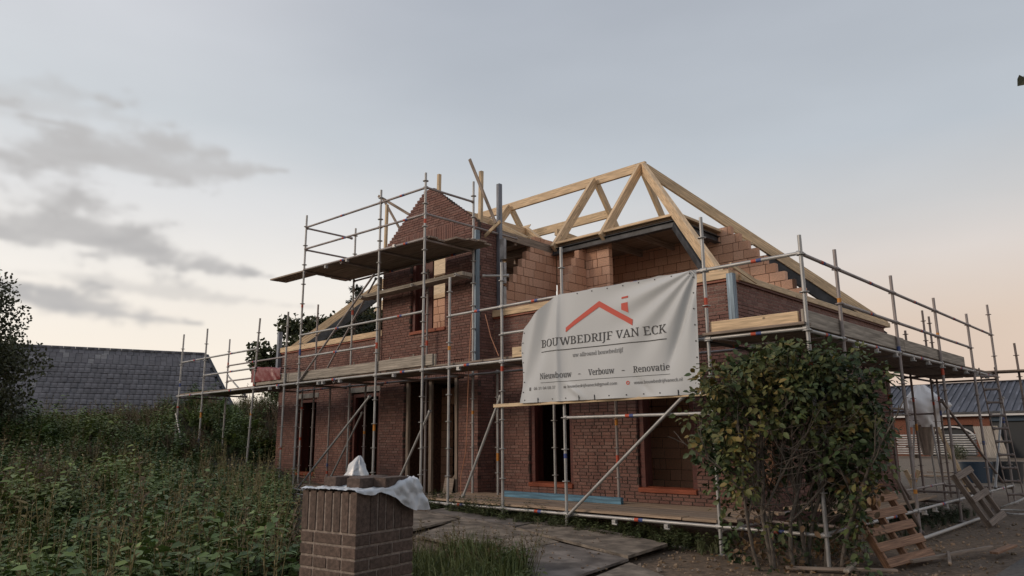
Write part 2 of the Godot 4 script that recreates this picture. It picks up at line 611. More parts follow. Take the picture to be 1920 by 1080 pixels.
func make_house() -> void:
	var h := thing("brick_house", "unfinished red brick house with bare timber roof frame and orange clay block walls", "house")
	var X := Vector3.RIGHT
	var Z := Vector3.BACK
	# front, right of the bay: from the bay to the near corner
	var base := 0.02
	var at := Vector3(BR, base, ZW)
	var wl := Rect2(-10.35 - BR, 0.64 - base, 1.16, 2.1)
	var wr := Rect2(-7.68 - BR, 0.64 - base, 1.18, 2.1)
	brickwork(h, at, X, Z, EAVE - base, func(_v): return [0.0, XS - BR], [wl, wr], Rect2(2.3, 0.36, 3.1, 1.85), 3.5)
	window_frame(h, -10.35, -9.19, 0.66, 2.74, ZW)
	window_frame(h, -7.68, -6.5, 0.66, 2.74, ZW)
	# front, left of the bay
	var at2 := Vector3(XL, base, ZW)
	var wa := Rect2(-19.62 - XL, 0.6 - base, 1.03, 2.12)
	var wb := Rect2(-16.86 - XL, 0.6 - base, 1.27, 2.16)
	brickwork(h, at2, X, Z, EAVE - base, func(_v): return [0.0, BL - XL], [wa, wb], Rect2(), 3.86)
	window_frame(h, -19.62, -18.59, 0.62, 2.7, ZW)
	window_frame(h, -16.86, -15.59, 0.62, 2.74, ZW)
	slab(h, "lintel", Vector3(-19.72, 2.725, ZW - 0.1), Vector3(-18.5, 2.86, ZW + 0.012), M.concrete)
	slab(h, "lintel", Vector3(-16.96, 2.765, ZW - 0.1), Vector3(-15.5, 2.9, ZW + 0.012), M.concrete)
	# near side
	brickwork(h, Vector3(XS, base, ZW), Vector3.FORWARD, X, EAVE - base, func(_v): return [0.0, ZW - ZK], [Rect2(0.62, 0.62, 1.15, 2.1)], Rect2(), 3.7)  # unseen side opening, placed to let light into the room behind
	# bay, front face with its stepped gable
	var gable := func(v: float):
		var y: float = v + base
		if y < 6.32:
			return [0.0, BR - BL]
		var k := (y - 6.32) / (7.55 - 6.32)
		return [k * 1.66, (BR - BL) - k * 1.66]
	var door := Rect2(-13.92 - BL, 0.0, 1.95, 2.86)
	var win := Rect2(-13.74 - BL, 4.02 - base, 1.31, 2.06)
	var arch1 := Rect2(-14.0 - BL, 6.08 - base, 1.8, 0.4)
	var arch0 := Rect2(-14.1 - BL, 2.86 - base, 2.3, 0.4)
	var bay := brickwork(h, Vector3(BL, base, ZB), X, Z, 7.52 - base, gable, [door, win, arch1, arch0], Rect2())
	soldiers(bay, Vector3(BL, base, ZB), X, Z, arch1.position.x, arch1.end.x, arch1.position.y + 0.004, 0.39)
	soldiers(bay, Vector3(BL, base, ZB), X, Z, arch0.position.x, arch0.end.x, arch0.position.y + 0.004, 0.39)
	slab(h, "lintel", Vector3(-13.9, 6.0, ZB - 0.1), Vector3(-12.3, 6.075, ZB + 0.03), M.concrete)
	slab(h, "soldier_backing", Vector3(-14.0, 6.1, ZB - 0.22), Vector3(-12.2, 6.46, ZB - 0.1), M.mortar)
	slab(h, "soldier_backing", Vector3(-14.1, 2.88, ZB - 0.22), Vector3(-11.8, 3.24, ZB - 0.1), M.mortar)
	window_frame(h, -13.74, -12.43, 4.06, 5.98, ZB)
	slab(h, "shutter_board", Vector3(-13.6, 4.1, ZB - 0.3), Vector3(-13.22, 5.9, ZB - 0.255), M.redwood)
	# bay returns
	brickwork(h, Vector3(BR, base, ZB - 0.1), Vector3.FORWARD, X, 6.3 - base, func(v): return [0.0, 0.4 if v < 4.1 else 0.55], [])
	brickwork(h, Vector3(BL, base, ZW), Vector3.BACK, -X, 6.3 - base, func(_v): return [0.0, 0.4], [])
	# walls away from view, inner leaves, floors
	slab(h, "brick_wall", Vector3(XL, 0, ZK), Vector3(XL + 0.25, EAVE, ZW - 0.12), M.barnbrick)
	slab(h, "brick_wall", Vector3(XL + 0.25, 0, ZK), Vector3(XS - 0.12, EAVE, ZK + 0.25), M.barnbrick)
	slab(h, "floor_slab", Vector3(XL + 0.3, 0.0, ZK + 0.3), Vector3(XS - 0.3, 0.22, ZW - 0.33), M.concrete)
	slab(h, "floor_slab", Vector3(XL + 0.3, 2.92, ZK + 0.3), Vector3(XS - 0.3, 3.14, ZW - 0.33), M.concrete)
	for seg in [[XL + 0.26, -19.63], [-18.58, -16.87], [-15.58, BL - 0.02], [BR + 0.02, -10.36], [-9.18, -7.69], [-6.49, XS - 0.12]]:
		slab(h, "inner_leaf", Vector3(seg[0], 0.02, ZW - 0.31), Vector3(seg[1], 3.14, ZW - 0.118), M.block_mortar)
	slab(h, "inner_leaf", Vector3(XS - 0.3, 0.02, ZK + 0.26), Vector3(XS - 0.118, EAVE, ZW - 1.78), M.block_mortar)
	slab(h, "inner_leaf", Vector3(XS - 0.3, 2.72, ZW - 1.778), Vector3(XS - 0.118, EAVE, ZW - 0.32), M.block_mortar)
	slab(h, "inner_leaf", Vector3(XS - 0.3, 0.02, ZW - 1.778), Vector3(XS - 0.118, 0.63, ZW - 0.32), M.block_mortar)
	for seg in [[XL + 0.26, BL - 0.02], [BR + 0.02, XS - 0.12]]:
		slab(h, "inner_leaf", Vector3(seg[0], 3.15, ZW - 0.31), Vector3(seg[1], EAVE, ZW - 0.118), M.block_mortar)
	# rooms behind the ground floor windows and the porch
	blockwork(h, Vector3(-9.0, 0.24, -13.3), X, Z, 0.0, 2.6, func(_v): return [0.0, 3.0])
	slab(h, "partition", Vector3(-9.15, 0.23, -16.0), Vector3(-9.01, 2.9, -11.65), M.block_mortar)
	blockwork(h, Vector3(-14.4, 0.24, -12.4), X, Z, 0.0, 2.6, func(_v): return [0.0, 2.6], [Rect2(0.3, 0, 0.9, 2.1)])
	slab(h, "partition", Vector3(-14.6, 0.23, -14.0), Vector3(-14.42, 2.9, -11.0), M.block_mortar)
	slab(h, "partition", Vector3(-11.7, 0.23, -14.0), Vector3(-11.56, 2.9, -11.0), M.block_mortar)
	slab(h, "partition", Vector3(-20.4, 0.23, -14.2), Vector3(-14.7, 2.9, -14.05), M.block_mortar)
	slab(h, "porch_floor", Vector3(BL + 0.12, 0.0, ZW - 0.33), Vector3(BR - 0.12, 0.24, ZB - 0.12), M.concrete)
	slab(h, "floor_slab", Vector3(BL + 0.12, 2.92, ZW - 0.32), Vector3(BR - 0.12, 3.14, ZB - 0.22), M.concrete)
	for p in [[-13.83, 0.09, ZB - 0.09], [-13.0, 0.1, ZB - 0.1], [-12.06, 0.08, ZB - 0.05]]:
		beam(h, "timber_prop", Vector3(p[0], 0.24, p[2]), Vector3(p[0] - 0.03, 2.9, p[2]), 0.07, p[1], M.oldwood, X)

	# eaves: red strip, timber plate
	beam(h, "damp_strip", Vector3(BR + 0.01, EAVE + 0.012, ZW - 0.1), Vector3(XS + 0.04, EAVE + 0.012, ZW - 0.1), 0.28, 0.04, M.sill)
	beam(h, "wall_plate", Vector3(BR + 0.01, EAVE + 0.11, ZW - 0.1), Vector3(XS + 0.02, EAVE + 0.11, ZW - 0.1), 0.34, 0.15, M.timber)
	beam(h, "damp_strip", Vector3(XL, EAVE + 0.012, ZW - 0.1), Vector3(BL - 0.02, EAVE + 0.012, ZW - 0.1), 0.28, 0.04, M.sill)
	beam(h, "wall_plate", Vector3(XL, EAVE + 0.11, ZW - 0.1), Vector3(BL - 0.02, EAVE + 0.11, ZW - 0.1), 0.34, 0.15, M.timber)
	beam(h, "damp_strip", Vector3(XS - 0.1, EAVE + 0.012, ZW - 0.25), Vector3(XS - 0.1, EAVE + 0.012, ZK), 0.28, 0.04, M.redwood)
	beam(h, "wall_plate", Vector3(XS - 0.1, EAVE + 0.09, ZW - 0.28), Vector3(XS - 0.1, EAVE + 0.09, ZK - 0.3), 0.34, 0.11, M.timber2)
	beam(h, "wall_plate", Vector3(XL, EAVE + 0.11, ZK + 0.1), Vector3(XS - 0.3, EAVE + 0.11, ZK + 0.1), 0.34, 0.15, M.timber2)
	beam(h, "wall_plate", Vector3(XL + 0.1, EAVE + 0.09, ZK + 0.3), Vector3(XL + 0.1, EAVE + 0.09, ZW - 0.3), 0.34, 0.11, M.timber2)

	# clay block walls above the eaves
	# the bay's inner wall, climbing in steps with the roof slope
	blockwork(h, Vector3(-11.58, 4.3, -11.6), Vector3.FORWARD, X, 0.0, 2.0, func(v): return [maxf(0.0, (v - 0.2) * 0.735), 2.16])
	# cross wall facing front
	blockwork(h, Vector3(-11.56, 3.2, -13.76), X, Z, 0.0, 3.05, func(_v): return [0.0, 1.63])
	# short stepped return in front of it
	blockwork(h, Vector3(-10.62, 3.2, -12.75), Vector3.FORWARD, X, 1.1, 3.0, func(v): return [maxf(0.0, (v - 1.7) * 0.62 + 0.1), 1.0])
	# long cross wall, stepping down to the near side with the hip
	blockwork(h, Vector3(-11.4, 3.2, -15.5), X, Z, 0.0, 3.2, func(v): return [0.0, 11.4 - 6.0 - maxf(0.0, (v + 3.2 - 4.55) * 0.93)])
	blockwork(h, Vector3(-16.2, 3.2, -12.9), X, Z, 0.0, 2.2, func(_v): return [0.0, 3.6])
	beam(h, "wall_plate", Vector3(-16.3, 5.42, -12.96), Vector3(-12.6, 5.42, -12.96), 0.2, 0.12, M.timber)
	for k in 13:
		beam(h, "roof_boarding", Vector3(-18.4, 5.5 + k * 0.16, -13.1 - k * 0.13), Vector3(-13.3, 5.5 + k * 0.16, -13.1 - k * 0.13), 0.02, 0.21, M.timber2, Vector3(0, 0.77, -0.64))

	# attic floor on a steel ring
	var FY := 6.12
	for k in 9:
		beam(h, "floor_joist", Vector3(-8.25 - k * 0.95, FY + 0.07, -13.72), Vector3(-8.25 - k * 0.95, FY + 0.07, -17.1), 0.07, 0.16, M.oldwood)
	slab(h, "attic_floor", Vector3(-16.3, FY + 0.15, -17.2), Vector3(-8.0, FY + 0.19, -13.62), M.ceiling)
	slab(h, "attic_floor", Vector3(-13.1, FY + 0.15, -13.61), Vector3(-11.62, FY + 0.19, -11.0), M.ceiling)
	beam(h, "edge_board", Vector3(-11.6, FY + 0.11, -13.58), Vector3(-11.6, FY + 0.16, -10.95), 0.05, 0.2, M.oldwood)
	for k in 3:
		beam(h, "floor_joist", Vector3(-13.1, FY + 0.06, -11.5 - k * 0.8), Vector3(-11.62, FY + 0.06, -11.5 - k * 0.8), 0.07, 0.16, M.oldwood)
	beam(h, "steel_beam", Vector3(-11.55, FY + 0.02, -13.62), Vector3(-8.02, FY + 0.02, -13.62), 0.07, 0.13, M.steel)
	beam(h, "steel_flange", Vector3(-11.55, FY + 0.093, -13.6), Vector3(-8.0, FY + 0.093, -13.6), 0.15, 0.016, M.steel)
	beam(h, "steel_flange", Vector3(-11.55, FY - 0.053, -13.6), Vector3(-8.0, FY - 0.053, -13.6), 0.15, 0.016, M.steel)
	beam(h, "edge_plate", Vector3(-11.7, FY + 0.225, -13.62), Vector3(-7.98, FY + 0.225, -13.62), 0.2, 0.06, M.timber)
	beam(h, "steel_beam", Vector3(-8.02, FY + 0.02, -13.7), Vector3(-8.02, FY + 0.02, -17.2), 0.07, 0.13, M.steel)
	beam(h, "steel_flange", Vector3(-8.0, FY - 0.053, -13.7), Vector3(-8.0, FY - 0.053, -17.2), 0.15, 0.016, M.steel)
	beam(h, "steel_flange", Vector3(-8.0, FY + 0.093, -13.7), Vector3(-8.0, FY + 0.093, -17.2), 0.15, 0.016, M.steel)
	beam(h, "edge_plate", Vector3(-7.98, FY + 0.225, -13.73), Vector3(-7.98, FY + 0.225, -17.2), 0.2, 0.06, M.timber2)

	# roof frame
	var A := Vector3(-9.93, 8.5, ZR)
	var B := Vector3(-16.5, 8.5, ZR)
	beam(h, "ridge_beam", B, A + Vector3(0.1, 0, 0), 0.09, 0.24, M.timber)
	for x in [-9.97, -11.47, -14.75]:
		beam(h, "rafter", Vector3(x + 0.02, 8.48, ZR + 0.06), Vector3(x + 0.02, 6.2, -13.52), 0.09, 0.23, M.timber)
		beam(h, "rafter", Vector3(x - 0.02, 8.46, ZR - 0.06), Vector3(x - 0.02, 6.2, -17.25), 0.085, 0.2, M.timber2)
	var corners := [[A, Vector3(XS - 0.33, 4.28, ZW - 0.35)], [A, Vector3(XS + 0.02, 4.2, ZK - 0.05)], [B, Vector3(XL + 0.2, 4.28, ZW - 0.25)], [B, Vector3(XL + 0.2, 4.28, ZK)]]
	for k in 4:
		var q: Array = corners[k]
		var dir: Vector3 = (q[1] - q[0]).normalized()
		var a: Vector3 = q[0] + dir * 0.05
		beam(h, "hip_rafter", a, q[1], 0.11, 0.24, M.timber if k != 1 else M.timber2)
		var mid: Vector3 = q[0].lerp(q[1], 0.52)
		var drop := Vector3(0, -0.26, 0) + Vector3(-0.05 if q[1].x > -10 else 0.05, 0, 0)
		beam(h, "steel_beam", mid + drop, q[1] + drop * 1.05, 0.1, 0.15 if k == 0 else 0.26, M.steel)
	beam(h, "purlin", Vector3(-14.9, 7.72, -16.08), Vector3(-11.4, 7.72, -16.08), 0.09, 0.24, M.timber2)
	beam(h, "purlin", Vector3(-14.9, 7.2, -16.5), Vector3(-11.2, 7.2, -16.5), 0.09, 0.2, M.timber)
	beam(h, "purlin", Vector3(-12.2, 7.0, -14.5), Vector3(-12.2, 6.9, -16.4), 0.09, 0.18, M.timber2)
	beam(h, "bay_ridge_beam", Vector3(-13.1, 7.12, -11.0), Vector3(-13.1, 7.12, -14.3), 0.09, 0.24, M.timber)
	beam(h, "valley_rafter", Vector3(-13.1, 7.2, -14.3), Vector3(-11.7, 6.3, -13.55), 0.09, 0.2, M.timber)
	beam(h, "bay_rafter", Vector3(-13.0, 7.1, -11.6), Vector3(-11.7, 6.35, -11.6), 0.08, 0.16, M.timber2)
	beam(h, "bay_rafter", Vector3(-13.0, 7.1, -12.8), Vector3(-11.7, 6.35, -12.8), 0.08, 0.16, M.timber2)

	# setting-out profiles and timbers that stick up round the bay
	beam(h, "corner_profile", Vector3(BR + 0.02, 2.98, ZB + 0.07), Vector3(BR + 0.02, 6.1, ZB + 0.07), 0.12, 0.1, M.profile, X)
	beam(h, "corner_profile", Vector3(-11.3, 4.3, -11.42), Vector3(-11.3, 7.35, -11.42), 0.1, 0.1, M.profgrey, X)
	beam(h, "corner_profile", Vector3(BL - 0.03, 3.15, ZB + 0.05), Vector3(BL - 0.03, 5.6, ZB + 0.05), 0.06, 0.05, M.greywood, X)
	beam(h, "corner_profile", Vector3(XS + 0.05, 3.2, ZW + 0.06), Vector3(XS + 0.05, 4.25, ZW + 0.06), 0.12, 0.12, M.profile, X)
	beam(h, "corner_profile", Vector3(XL - 0.02, 3.0, ZW + 0.06), Vector3(XL - 0.02, 4.85, ZW + 0.06), 0.12, 0.12, M.profgrey, X)
	beam(h, "corner_profile", Vector3(-14.17, 5.5, ZB - 0.4), Vector3(-14.17, 7.25, ZB - 0.4), 0.12, 0.1, M.profgrey, X)
	beam(h, "timber_post", Vector3(-13.05, 6.2, ZB - 0.25), Vector3(-13.02, 7.95, ZB - 0.25), 0.08, 0.08, M.timber2, X)
	beam(h, "timber_post", Vector3(-11.5, 6.1, ZB - 0.2), Vector3(-11.47, 7.6, ZB - 0.2), 0.08, 0.09, M.timber2, X)
	beam(h, "timber_post", Vector3(-14.9, 5.9, ZB - 0.05), Vector3(-14.87, 7.55, ZB - 0.05), 0.07, 0.07, M.timber2, X)
	beam(h, "timber_brace", Vector3(-11.63, 7.88, ZB + 0.02), Vector3(-10.9, 6.2, ZB - 0.1), 0.035, 0.07, M.oldwood)
	beam(h, "timber_brace", Vector3(-10.9, 6.28, ZB - 0.25), Vector3(-11.6, 5.9, ZB - 0.2), 0.04, 0.08, M.timber2)
	beam(h, "timber_brace", Vector3(-15.2, 7.86, ZB), Vector3(-13.7, 6.85, ZB - 0.35), 0.035, 0.07, M.oldwood)
	beam(h, "timber_brace", Vector3(-15.0, 7.75, ZB), Vector3(-14.1, 6.2, ZB - 0.3), 0.035, 0.06, M.oldwood)
	beam(h, "timber_brace", Vector3(XS + 0.05, 4.42, ZW + 0.06), Vector3(XS + 0.25, 4.15, ZW - 0.5), 0.03, 0.07, M.timber2)
	# white insulation board in the gap beside the bay
	for k in 3:
		slab(h, "insulation_board", Vector3(-11.28, 4.4 + k * 0.56, -11.46), Vector3(-11.12, 4.88 + k * 0.56, -11.38), M.insul)


# ---------------------------------------------------------------- scaffold
const F := -9.22
const I := -10.6
const SX := -3.6
const IX := -5.0


func pole(sc: Node, x: float, z: float, y0: float, y1: float, lean := Vector3.ZERO, kind := 0) -> void:
	var g := Geo.new()
	var o := Vector3(x, y0, z)
	var top := Vector3(0, y1 - y0, 0) + lean
	g.tube(Vector3.ZERO, top, 0.0255, 12)
	g.tube(top * 0.93, top, 0.021, 10)
	var y := 0.36 - y0
	while y < y1 - y0 - 0.05:
		if y > 0.0:
			var p := top * (y / (y1 - y0))
			g.tube(p - Vector3(0, 0.006, 0), p + Vector3(0, 0.006, 0), 0.062, 12)
		y += 0.5
	g.tube(Vector3(0, -0.01, 0), Vector3(0, 0.01, 0), 0.075, 8)
	var m: Material = [M.tube, M.tube2, M.tube3][kind]
	var part := put(g.mesh(), "upright", m, sc, Transform3D(Basis(), o))
	for k in 1 + R.randi() % 2:
		var f := R.randf_range(0.15, 0.85)
		var b := Geo.new()
		b.tube(top * f, top * f + Vector3(0, R.randf_range(0.06, 0.16), 0), 0.0275, 12)
		put(b.mesh(), "colour_band", [M.bandred, M.bandred, M.bandorange, M.bandblue][R.randi() % 4], part)


func rail(sc: Node, a: Vector3, b: Vector3, kind := 0, bands := 1, called := "ledger") -> void:
	var g := Geo.new()
	g.tube(Vector3.ZERO, b - a, 0.0245, 12)
	for e in [0.0, 1.0]:
		var p: Vector3 = (b - a) * e
		var d := (b - a).normalized() * (0.05 if e == 0.0 else -0.05)
		g.tube(p, p + d, 0.036, 10)
	var part := put(g.mesh(), called, [M.tube, M.tube2, M.tube3][kind], sc, Transform3D(Basis(), a))
	if bands and a.distance_to(b) > 1.0:
		var f := R.randf_range(0.44, 0.56)
		var d := (b - a).normalized()
		for k in 2:
			var s := Geo.new()
			s.tube((b - a) * f + d * 0.075 * k, (b - a) * f + d * (0.07 + 0.075 * k), 0.0265, 12)
			put(s.mesh(), "colour_band", M.bandred if k == 0 else M.bandblue, part)


func rails(sc: Node, xs: Array, y: float, z: float, kind := 0) -> void:
	for k in xs.size() - 1:
		rail(sc, Vector3(xs[k], y, z), Vector3(xs[k + 1], y, z), kind)


func clip(sc: Node, p: Vector3) -> void:
	var g := Geo.new()
	g.box(Vector3(0, -0.035, 0), Vector3(0.03, 0, 0), Vector3(0, 0.035, 0), Vector3(0, 0, 0.036))
	g.tube(Vector3(-0.02, -0.06, 0.03), Vector3(0.06, -0.065, 0.03), 0.014, 8)
	put(g.mesh(), "coupler", M.tube, sc, Transform3D(Basis(Vector3.UP, R.randf_range(-0.2, 0.2)), p))


func deck(sc: Node, a: Vector3, b: Vector3, across: Vector3, count: int, m: Array, wide := 0.225, ragged := 0.25) -> void:
	# a run of scaffold boards side by side, cut into lengths, ends uneven
	var d := (b - a).normalized()
	var holder := Node3D.new()
	holder.name = numbered(sc, "deck")
	sc.add_child(holder)
	for k in count:
		var p := a + across * (k * (wide + 0.012) + wide * 0.5) + d * R.randf_range(-ragged, ragged * 0.4)
		var endp := b + across * (k * (wide + 0.012) + wide * 0.5) + d * R.randf_range(-ragged * 0.4, ragged)
		while p.distance_to(endp) > 0.3:
			var l := minf(R.randf_range(2.4, 4.2), p.distance_to(endp))
			var lift := Vector3(0, R.randf_range(0.0, 0.012), 0)
			beam(holder, "board", p + lift, p + d * l + lift + Vector3(0, R.randf_range(-0.006, 0.006), 0), wide, 0.038, m[R.randi() % m.size()], Vector3.UP, 0.003)
			p += d * (l + 0.015)


func make_scaffold() -> void:
	var sc := thing("scaffold", "grey tube scaffold with plank decks wrapped round the front and side of the house", "scaffold")
	# uprights, outer row along the front
	for p in [[-3.6, -0.08, 4.12], [-5.0, 0.0, 4.67], [-7.65, 0.1, 4.72], [-9.07, 0.12, 4.7], [-10.5, 0.35, 4.65], [-11.3, 0.2, 7.04], [-12.87, 0.2, 7.05], [-16.05, 0.2, 7.16], [-16.72, 0.25, 4.74], [-21.45, 0.3, 4.82], [-23.15, 0.3, 4.82]]:
		pole(sc, p[0], F, p[1], p[2])
	pole(sc, -18.5, F, 0.2, 4.75, Vector3(0.3, 0, 0))
	for p in [[-15.9, 0.2, 7.07], [-11.3, 0.35, 7.2], [-17.6, 0.2, 5.22], [-12.85, 0.3, 5.43], [-10.56, 0.4, 2.92], [-9.05, 0.4, 2.92], [-7.62, 0.4, 2.92], [-16.8, 0.2, 2.92], [-15.2, 0.2, 2.92], [-18.2, 0.2, 2.92], [-22.9, 0.3, 4.77]]:
		pole(sc, p[0], I, p[1], p[2], Vector3.ZERO, R.randi() % 2)
	for p in [[-10.45, -0.05, 4.15], [-12.95, -0.03, 4.16], [-15.5, 0.0, 4.12], [-18.05, 0.0, 4.11], [-20.35, 0.0, 4.6]]:
		pole(sc, SX, p[0], p[1], p[2], Vector3.ZERO, 1)
	for p in [[-12.95, 0.0, 2.9], [-15.5, 0.0, 2.9], [-18.05, 0.0, 2.9], [-20.3, 0.0, 4.63], [-20.85, 0.0, 4.54], [-18.64, 0.0, 3.95], [-16.9, 0.0, 2.9]]:
		pole(sc, IX, p[0], p[1], p[2], Vector3.ZERO, 2)
	pole(sc, -3.2, -20.8, 0.0, 3.65, Vector3(0, 0, 0.25), 2)
	# ledgers along the front
	rails(sc, [-11.5, -9.07, -7.65, -5.0, -3.6], 0.36, F)
	rails(sc, [-23.3, -21.45, -18.3, -16.05, -12.87, -11.3, -9.07, -7.65, -5.0, -3.6], 2.89, F)
	rails(sc, [-10.5, -9.07, -7.65, -5.0, -3.6], 3.88, F)
	rails(sc, [-9.07, -8.1], 3.38, F)
	rails(sc, [-7.65, -5.0], 1.86, F)
	rails(sc, [-16.05, -12.87, -11.3], 4.07, F)
	rails(sc, [-16.05, -12.87], 3.52, F)
	for y in [[6.84, 6.71], [6.27, 6.13], [5.73, 5.6]]:
		rail(sc, Vector3(-16.05, y[0], F), Vector3(-12.87, lerpf(y[0], y[1], 0.67), F), 1)
		rail(sc, Vector3(-12.87, lerpf(y[0], y[1], 0.67), F), Vector3(-11.3, y[1], F), 1)
	rails(sc, [-23.15, -21.45, -18.25], 3.93, F)
	rails(sc, [-21.45, -18.25], 3.42, F)
	rails(sc, [-22.9, -19.2], 3.9, I, 1)
	rails(sc, [-22.9, -19.2], 3.4, I, 1)
	rails(sc, [-18.5, -15.9, -12.85, -10.56, -9.05, -7.62, -5.0], 2.87, I, 1)
	rails(sc, [-15.9, -12.85, -11.3], 5.62, I, 1)
	# cross rails of the tower round the gable
	for q in [[-16.05, 6.82, F, I], [-16.05, 6.25, F, I], [-16.05, 5.68, F, I], [-11.3, 6.72, F, I], [-11.3, 6.14, F, -12.0], [-11.3, 5.58, F, I], [-12.87, 5.62, F, I], [-14.4, 5.64, F, I]]:
		rail(sc, Vector3(q[0], q[1], q[2]), Vector3(q[0], q[1], q[3]), 1, 0, "cross_tube")
	for x in [-23.15, -21.45, -18.3, -16.05, -14.5, -12.87, -11.3, -9.07, -7.65, -6.3, -5.0]:
		rail(sc, Vector3(x, 2.84, F), Vector3(x, 2.84, I), 1, 0, "cross_tube")
	for x in [-11.3, -9.07, -7.65, -5.0]:
		rail(sc, Vector3(x, 0.31, F), Vector3(x, 0.31, I), 1, 0, "cross_tube")
	# ledgers along the side
	var zs := [-9.22, -10.45, -12.95, -15.5, -18.05, -20.35]
	for k in 5:
		rail(sc, Vector3(SX, 3.87, zs[k]), Vector3(SX, 3.87, zs[k + 1]), 1)
		rail(sc, Vector3(SX, 2.86, zs[k]), Vector3(SX, 2.86, zs[k + 1]), 0)
		rail(sc, Vector3(SX, 0.38, zs[k]), Vector3(SX, 0.38, zs[k + 1]), 0)
		rail(sc, Vector3(IX, 2.84, zs[k]), Vector3(IX, 2.84, zs[k + 1]), 2)
		if k > 0:
			rail(sc, Vector3(IX, 0.38, zs[k]), Vector3(IX, 0.38, zs[k + 1]), 1)
		if k > 0 and k < 4:
			rail(sc, Vector3(SX, 3.37, zs[k]), Vector3(SX, 3.37, zs[k + 1]), 1)
			rail(sc, Vector3(IX, 2.1, zs[k]), Vector3(IX, 2.1, zs[k + 1]), 2)
	for z in [-10.45, -12.95, -15.5, -18.05, -20.35]:
		rail(sc, Vector3(SX, 2.81, z), Vector3(IX, 2.81, z), 2, 0, "cross_tube")
		rail(sc, Vector3(SX, 0.33, z), Vector3(IX, 0.33, z), 2, 0, "cross_tube")
		rail(sc, Vector3(IX, 2.05, z), Vector3(IX - 0.6, 2.05, z), 2, 0, "cross_tube")
	rail(sc, Vector3(IX, 3.6, -18.64), Vector3(IX, 3.6, -20.3), 2, 0)
	# braces
	for q in [[-13.05, 5.12, F, -16.0, 2.95, F], [-13.05, 2.45, F, -16.2, 0.15, F], [-5.41, 2.11, F + 0.05, -7.6, 0.33, F + 0.05], [-11.4, 2.1, F - 0.3, -12.35, 0.75, F - 0.3], [-9.25, 2.3, F - 0.15, -10.25, 0.48, F - 0.15], [-23.25, 2.35, F, -22.0, 0.45, F], [-14.9, 5.55, I, -17.3, 3.1, I], [-15.3, 2.2, I, -16.6, 0.6, I], [-22.9, 3.6, I, -21.6, 2.9, I]]:
		rail(sc, Vector3(q[0], q[1], q[2]), Vector3(q[3], q[4], q[5]), 1 if q[1] > 4.0 else 0, 0, "brace")
	for q in [[-11.83, 1.12, -13.06, 0.02, SX], [-15.16, 2.16, -19.38, 0.5, SX], [-12.1, 1.5, -13.7, 0.5, -3.9], [-15.5, 0.6, -13.0, 2.1, IX], [-20.64, 2.4, -18.55, 0.42, SX]]:
		rail(sc, Vector3(q[4], q[1], q[0]), Vector3(q[4], q[3], q[2]), 0 if q[0] < -20 else 2, 0, "brace")
	# brackets holding the narrow deck against the bay
	for x in [-14.9, -12.9, -11.4]:
		rail(sc, Vector3(x, 5.0, I), Vector3(x, 5.0, I + 0.45), 0, 0, "bracket")
	rail(sc, Vector3(-11.0, 4.98, I), Vector3(-10.5, 4.95, I - 0.3), 0, 0, "bracket")
	# decks
	var worn := [M.deckwood, M.oldwood, M.deckwood]
	deck(sc, Vector3(-18.4, 2.945, -9.3), Vector3(-5.05, 2.945, -9.3), Vector3.FORWARD, 5, worn)
	deck(sc, Vector3(-23.35, 2.945, -9.35), Vector3(-18.6, 2.945, -9.35), Vector3.FORWARD, 5, worn)
	deck(sc, Vector3(-5.0, 2.945, -9.15), Vector3(-3.65, 2.945, -9.15), Vector3.FORWARD, 6, worn, 0.225, 0.05)
	deck(sc, Vector3(-3.66, 2.93, -10.6), Vector3(-3.66, 2.93, -20.7), Vector3.LEFT, 6, worn)
	deck(sc, Vector3(-3.9, 2.99, -20.2), Vector3(-2.55, 2.97, -20.2), Vector3.FORWARD, 3, worn, 0.22, 0.2)
	deck(sc, Vector3(-17.9, 5.765, -9.26), Vector3(-11.25, 5.635, -9.26), Vector3.FORWARD, 2, worn, 0.23, 0.12)
	deck(sc, Vector3(-16.3, 5.72, -9.74), Vector3(-10.75, 5.64, -9.74), Vector3.FORWARD, 4, worn, 0.225, 0.15)
	beam(sc, "steel_deck", Vector3(-15.2, 5.04, -10.42), Vector3(-11.3, 5.04, -10.42), 0.3, 0.085, M.greywood)
	deck(sc, Vector3(-11.6, 0.405, -9.32), Vector3(-5.1, 0.405, -9.32), Vector3.FORWARD, 7, [M.freshply, M.freshply, M.oldwood])
	deck(sc, Vector3(-22.5, 0.36, -9.4), Vector3(-16.4, 0.36, -9.4), Vector3.FORWARD, 5, [M.freshply, M.oldwood])
	deck(sc, Vector3(-3.95, 0.42, -11.6), Vector3(-3.95, 0.42, -15.6), Vector3.LEFT, 5, [M.freshply])
	# toe boards
	for q in [[-18.46, -16.6, 3.06], [-16.58, -12.9, 3.06], [-12.86, -11.05, 3.075]]:
		beam(sc, "toe_board", Vector3(q[0], q[2], F - 0.05), Vector3(q[1], q[2] + 0.01, F - 0.05), 0.035, 0.22, M.greywood)
	beam(sc, "toe_board", Vector3(-11.25, 3.07, F - 0.09), Vector3(-11.0, 3.07, F - 0.09), 0.035, 0.24, M.greywood)
	beam(sc, "toe_board", Vector3(-8.86, 3.03, F - 0.06), Vector3(-6.2, 3.03, F - 0.06), 0.04, 0.18, M.timber2).set_meta("label", "pale new toe board behind the banner")
	beam(sc, "toe_board", Vector3(-4.97, 3.045, F - 0.05), Vector3(-3.72, 3.045, F - 0.05), 0.045, 0.17, M.timber).set_meta("label", "pale new toe board with knots")
	beam(sc, "toe_board", Vector3(SX - 0.05, 3.035, -9.22), Vector3(SX - 0.05, 3.035, -13.4), 0.035, 0.22, M.greywood)
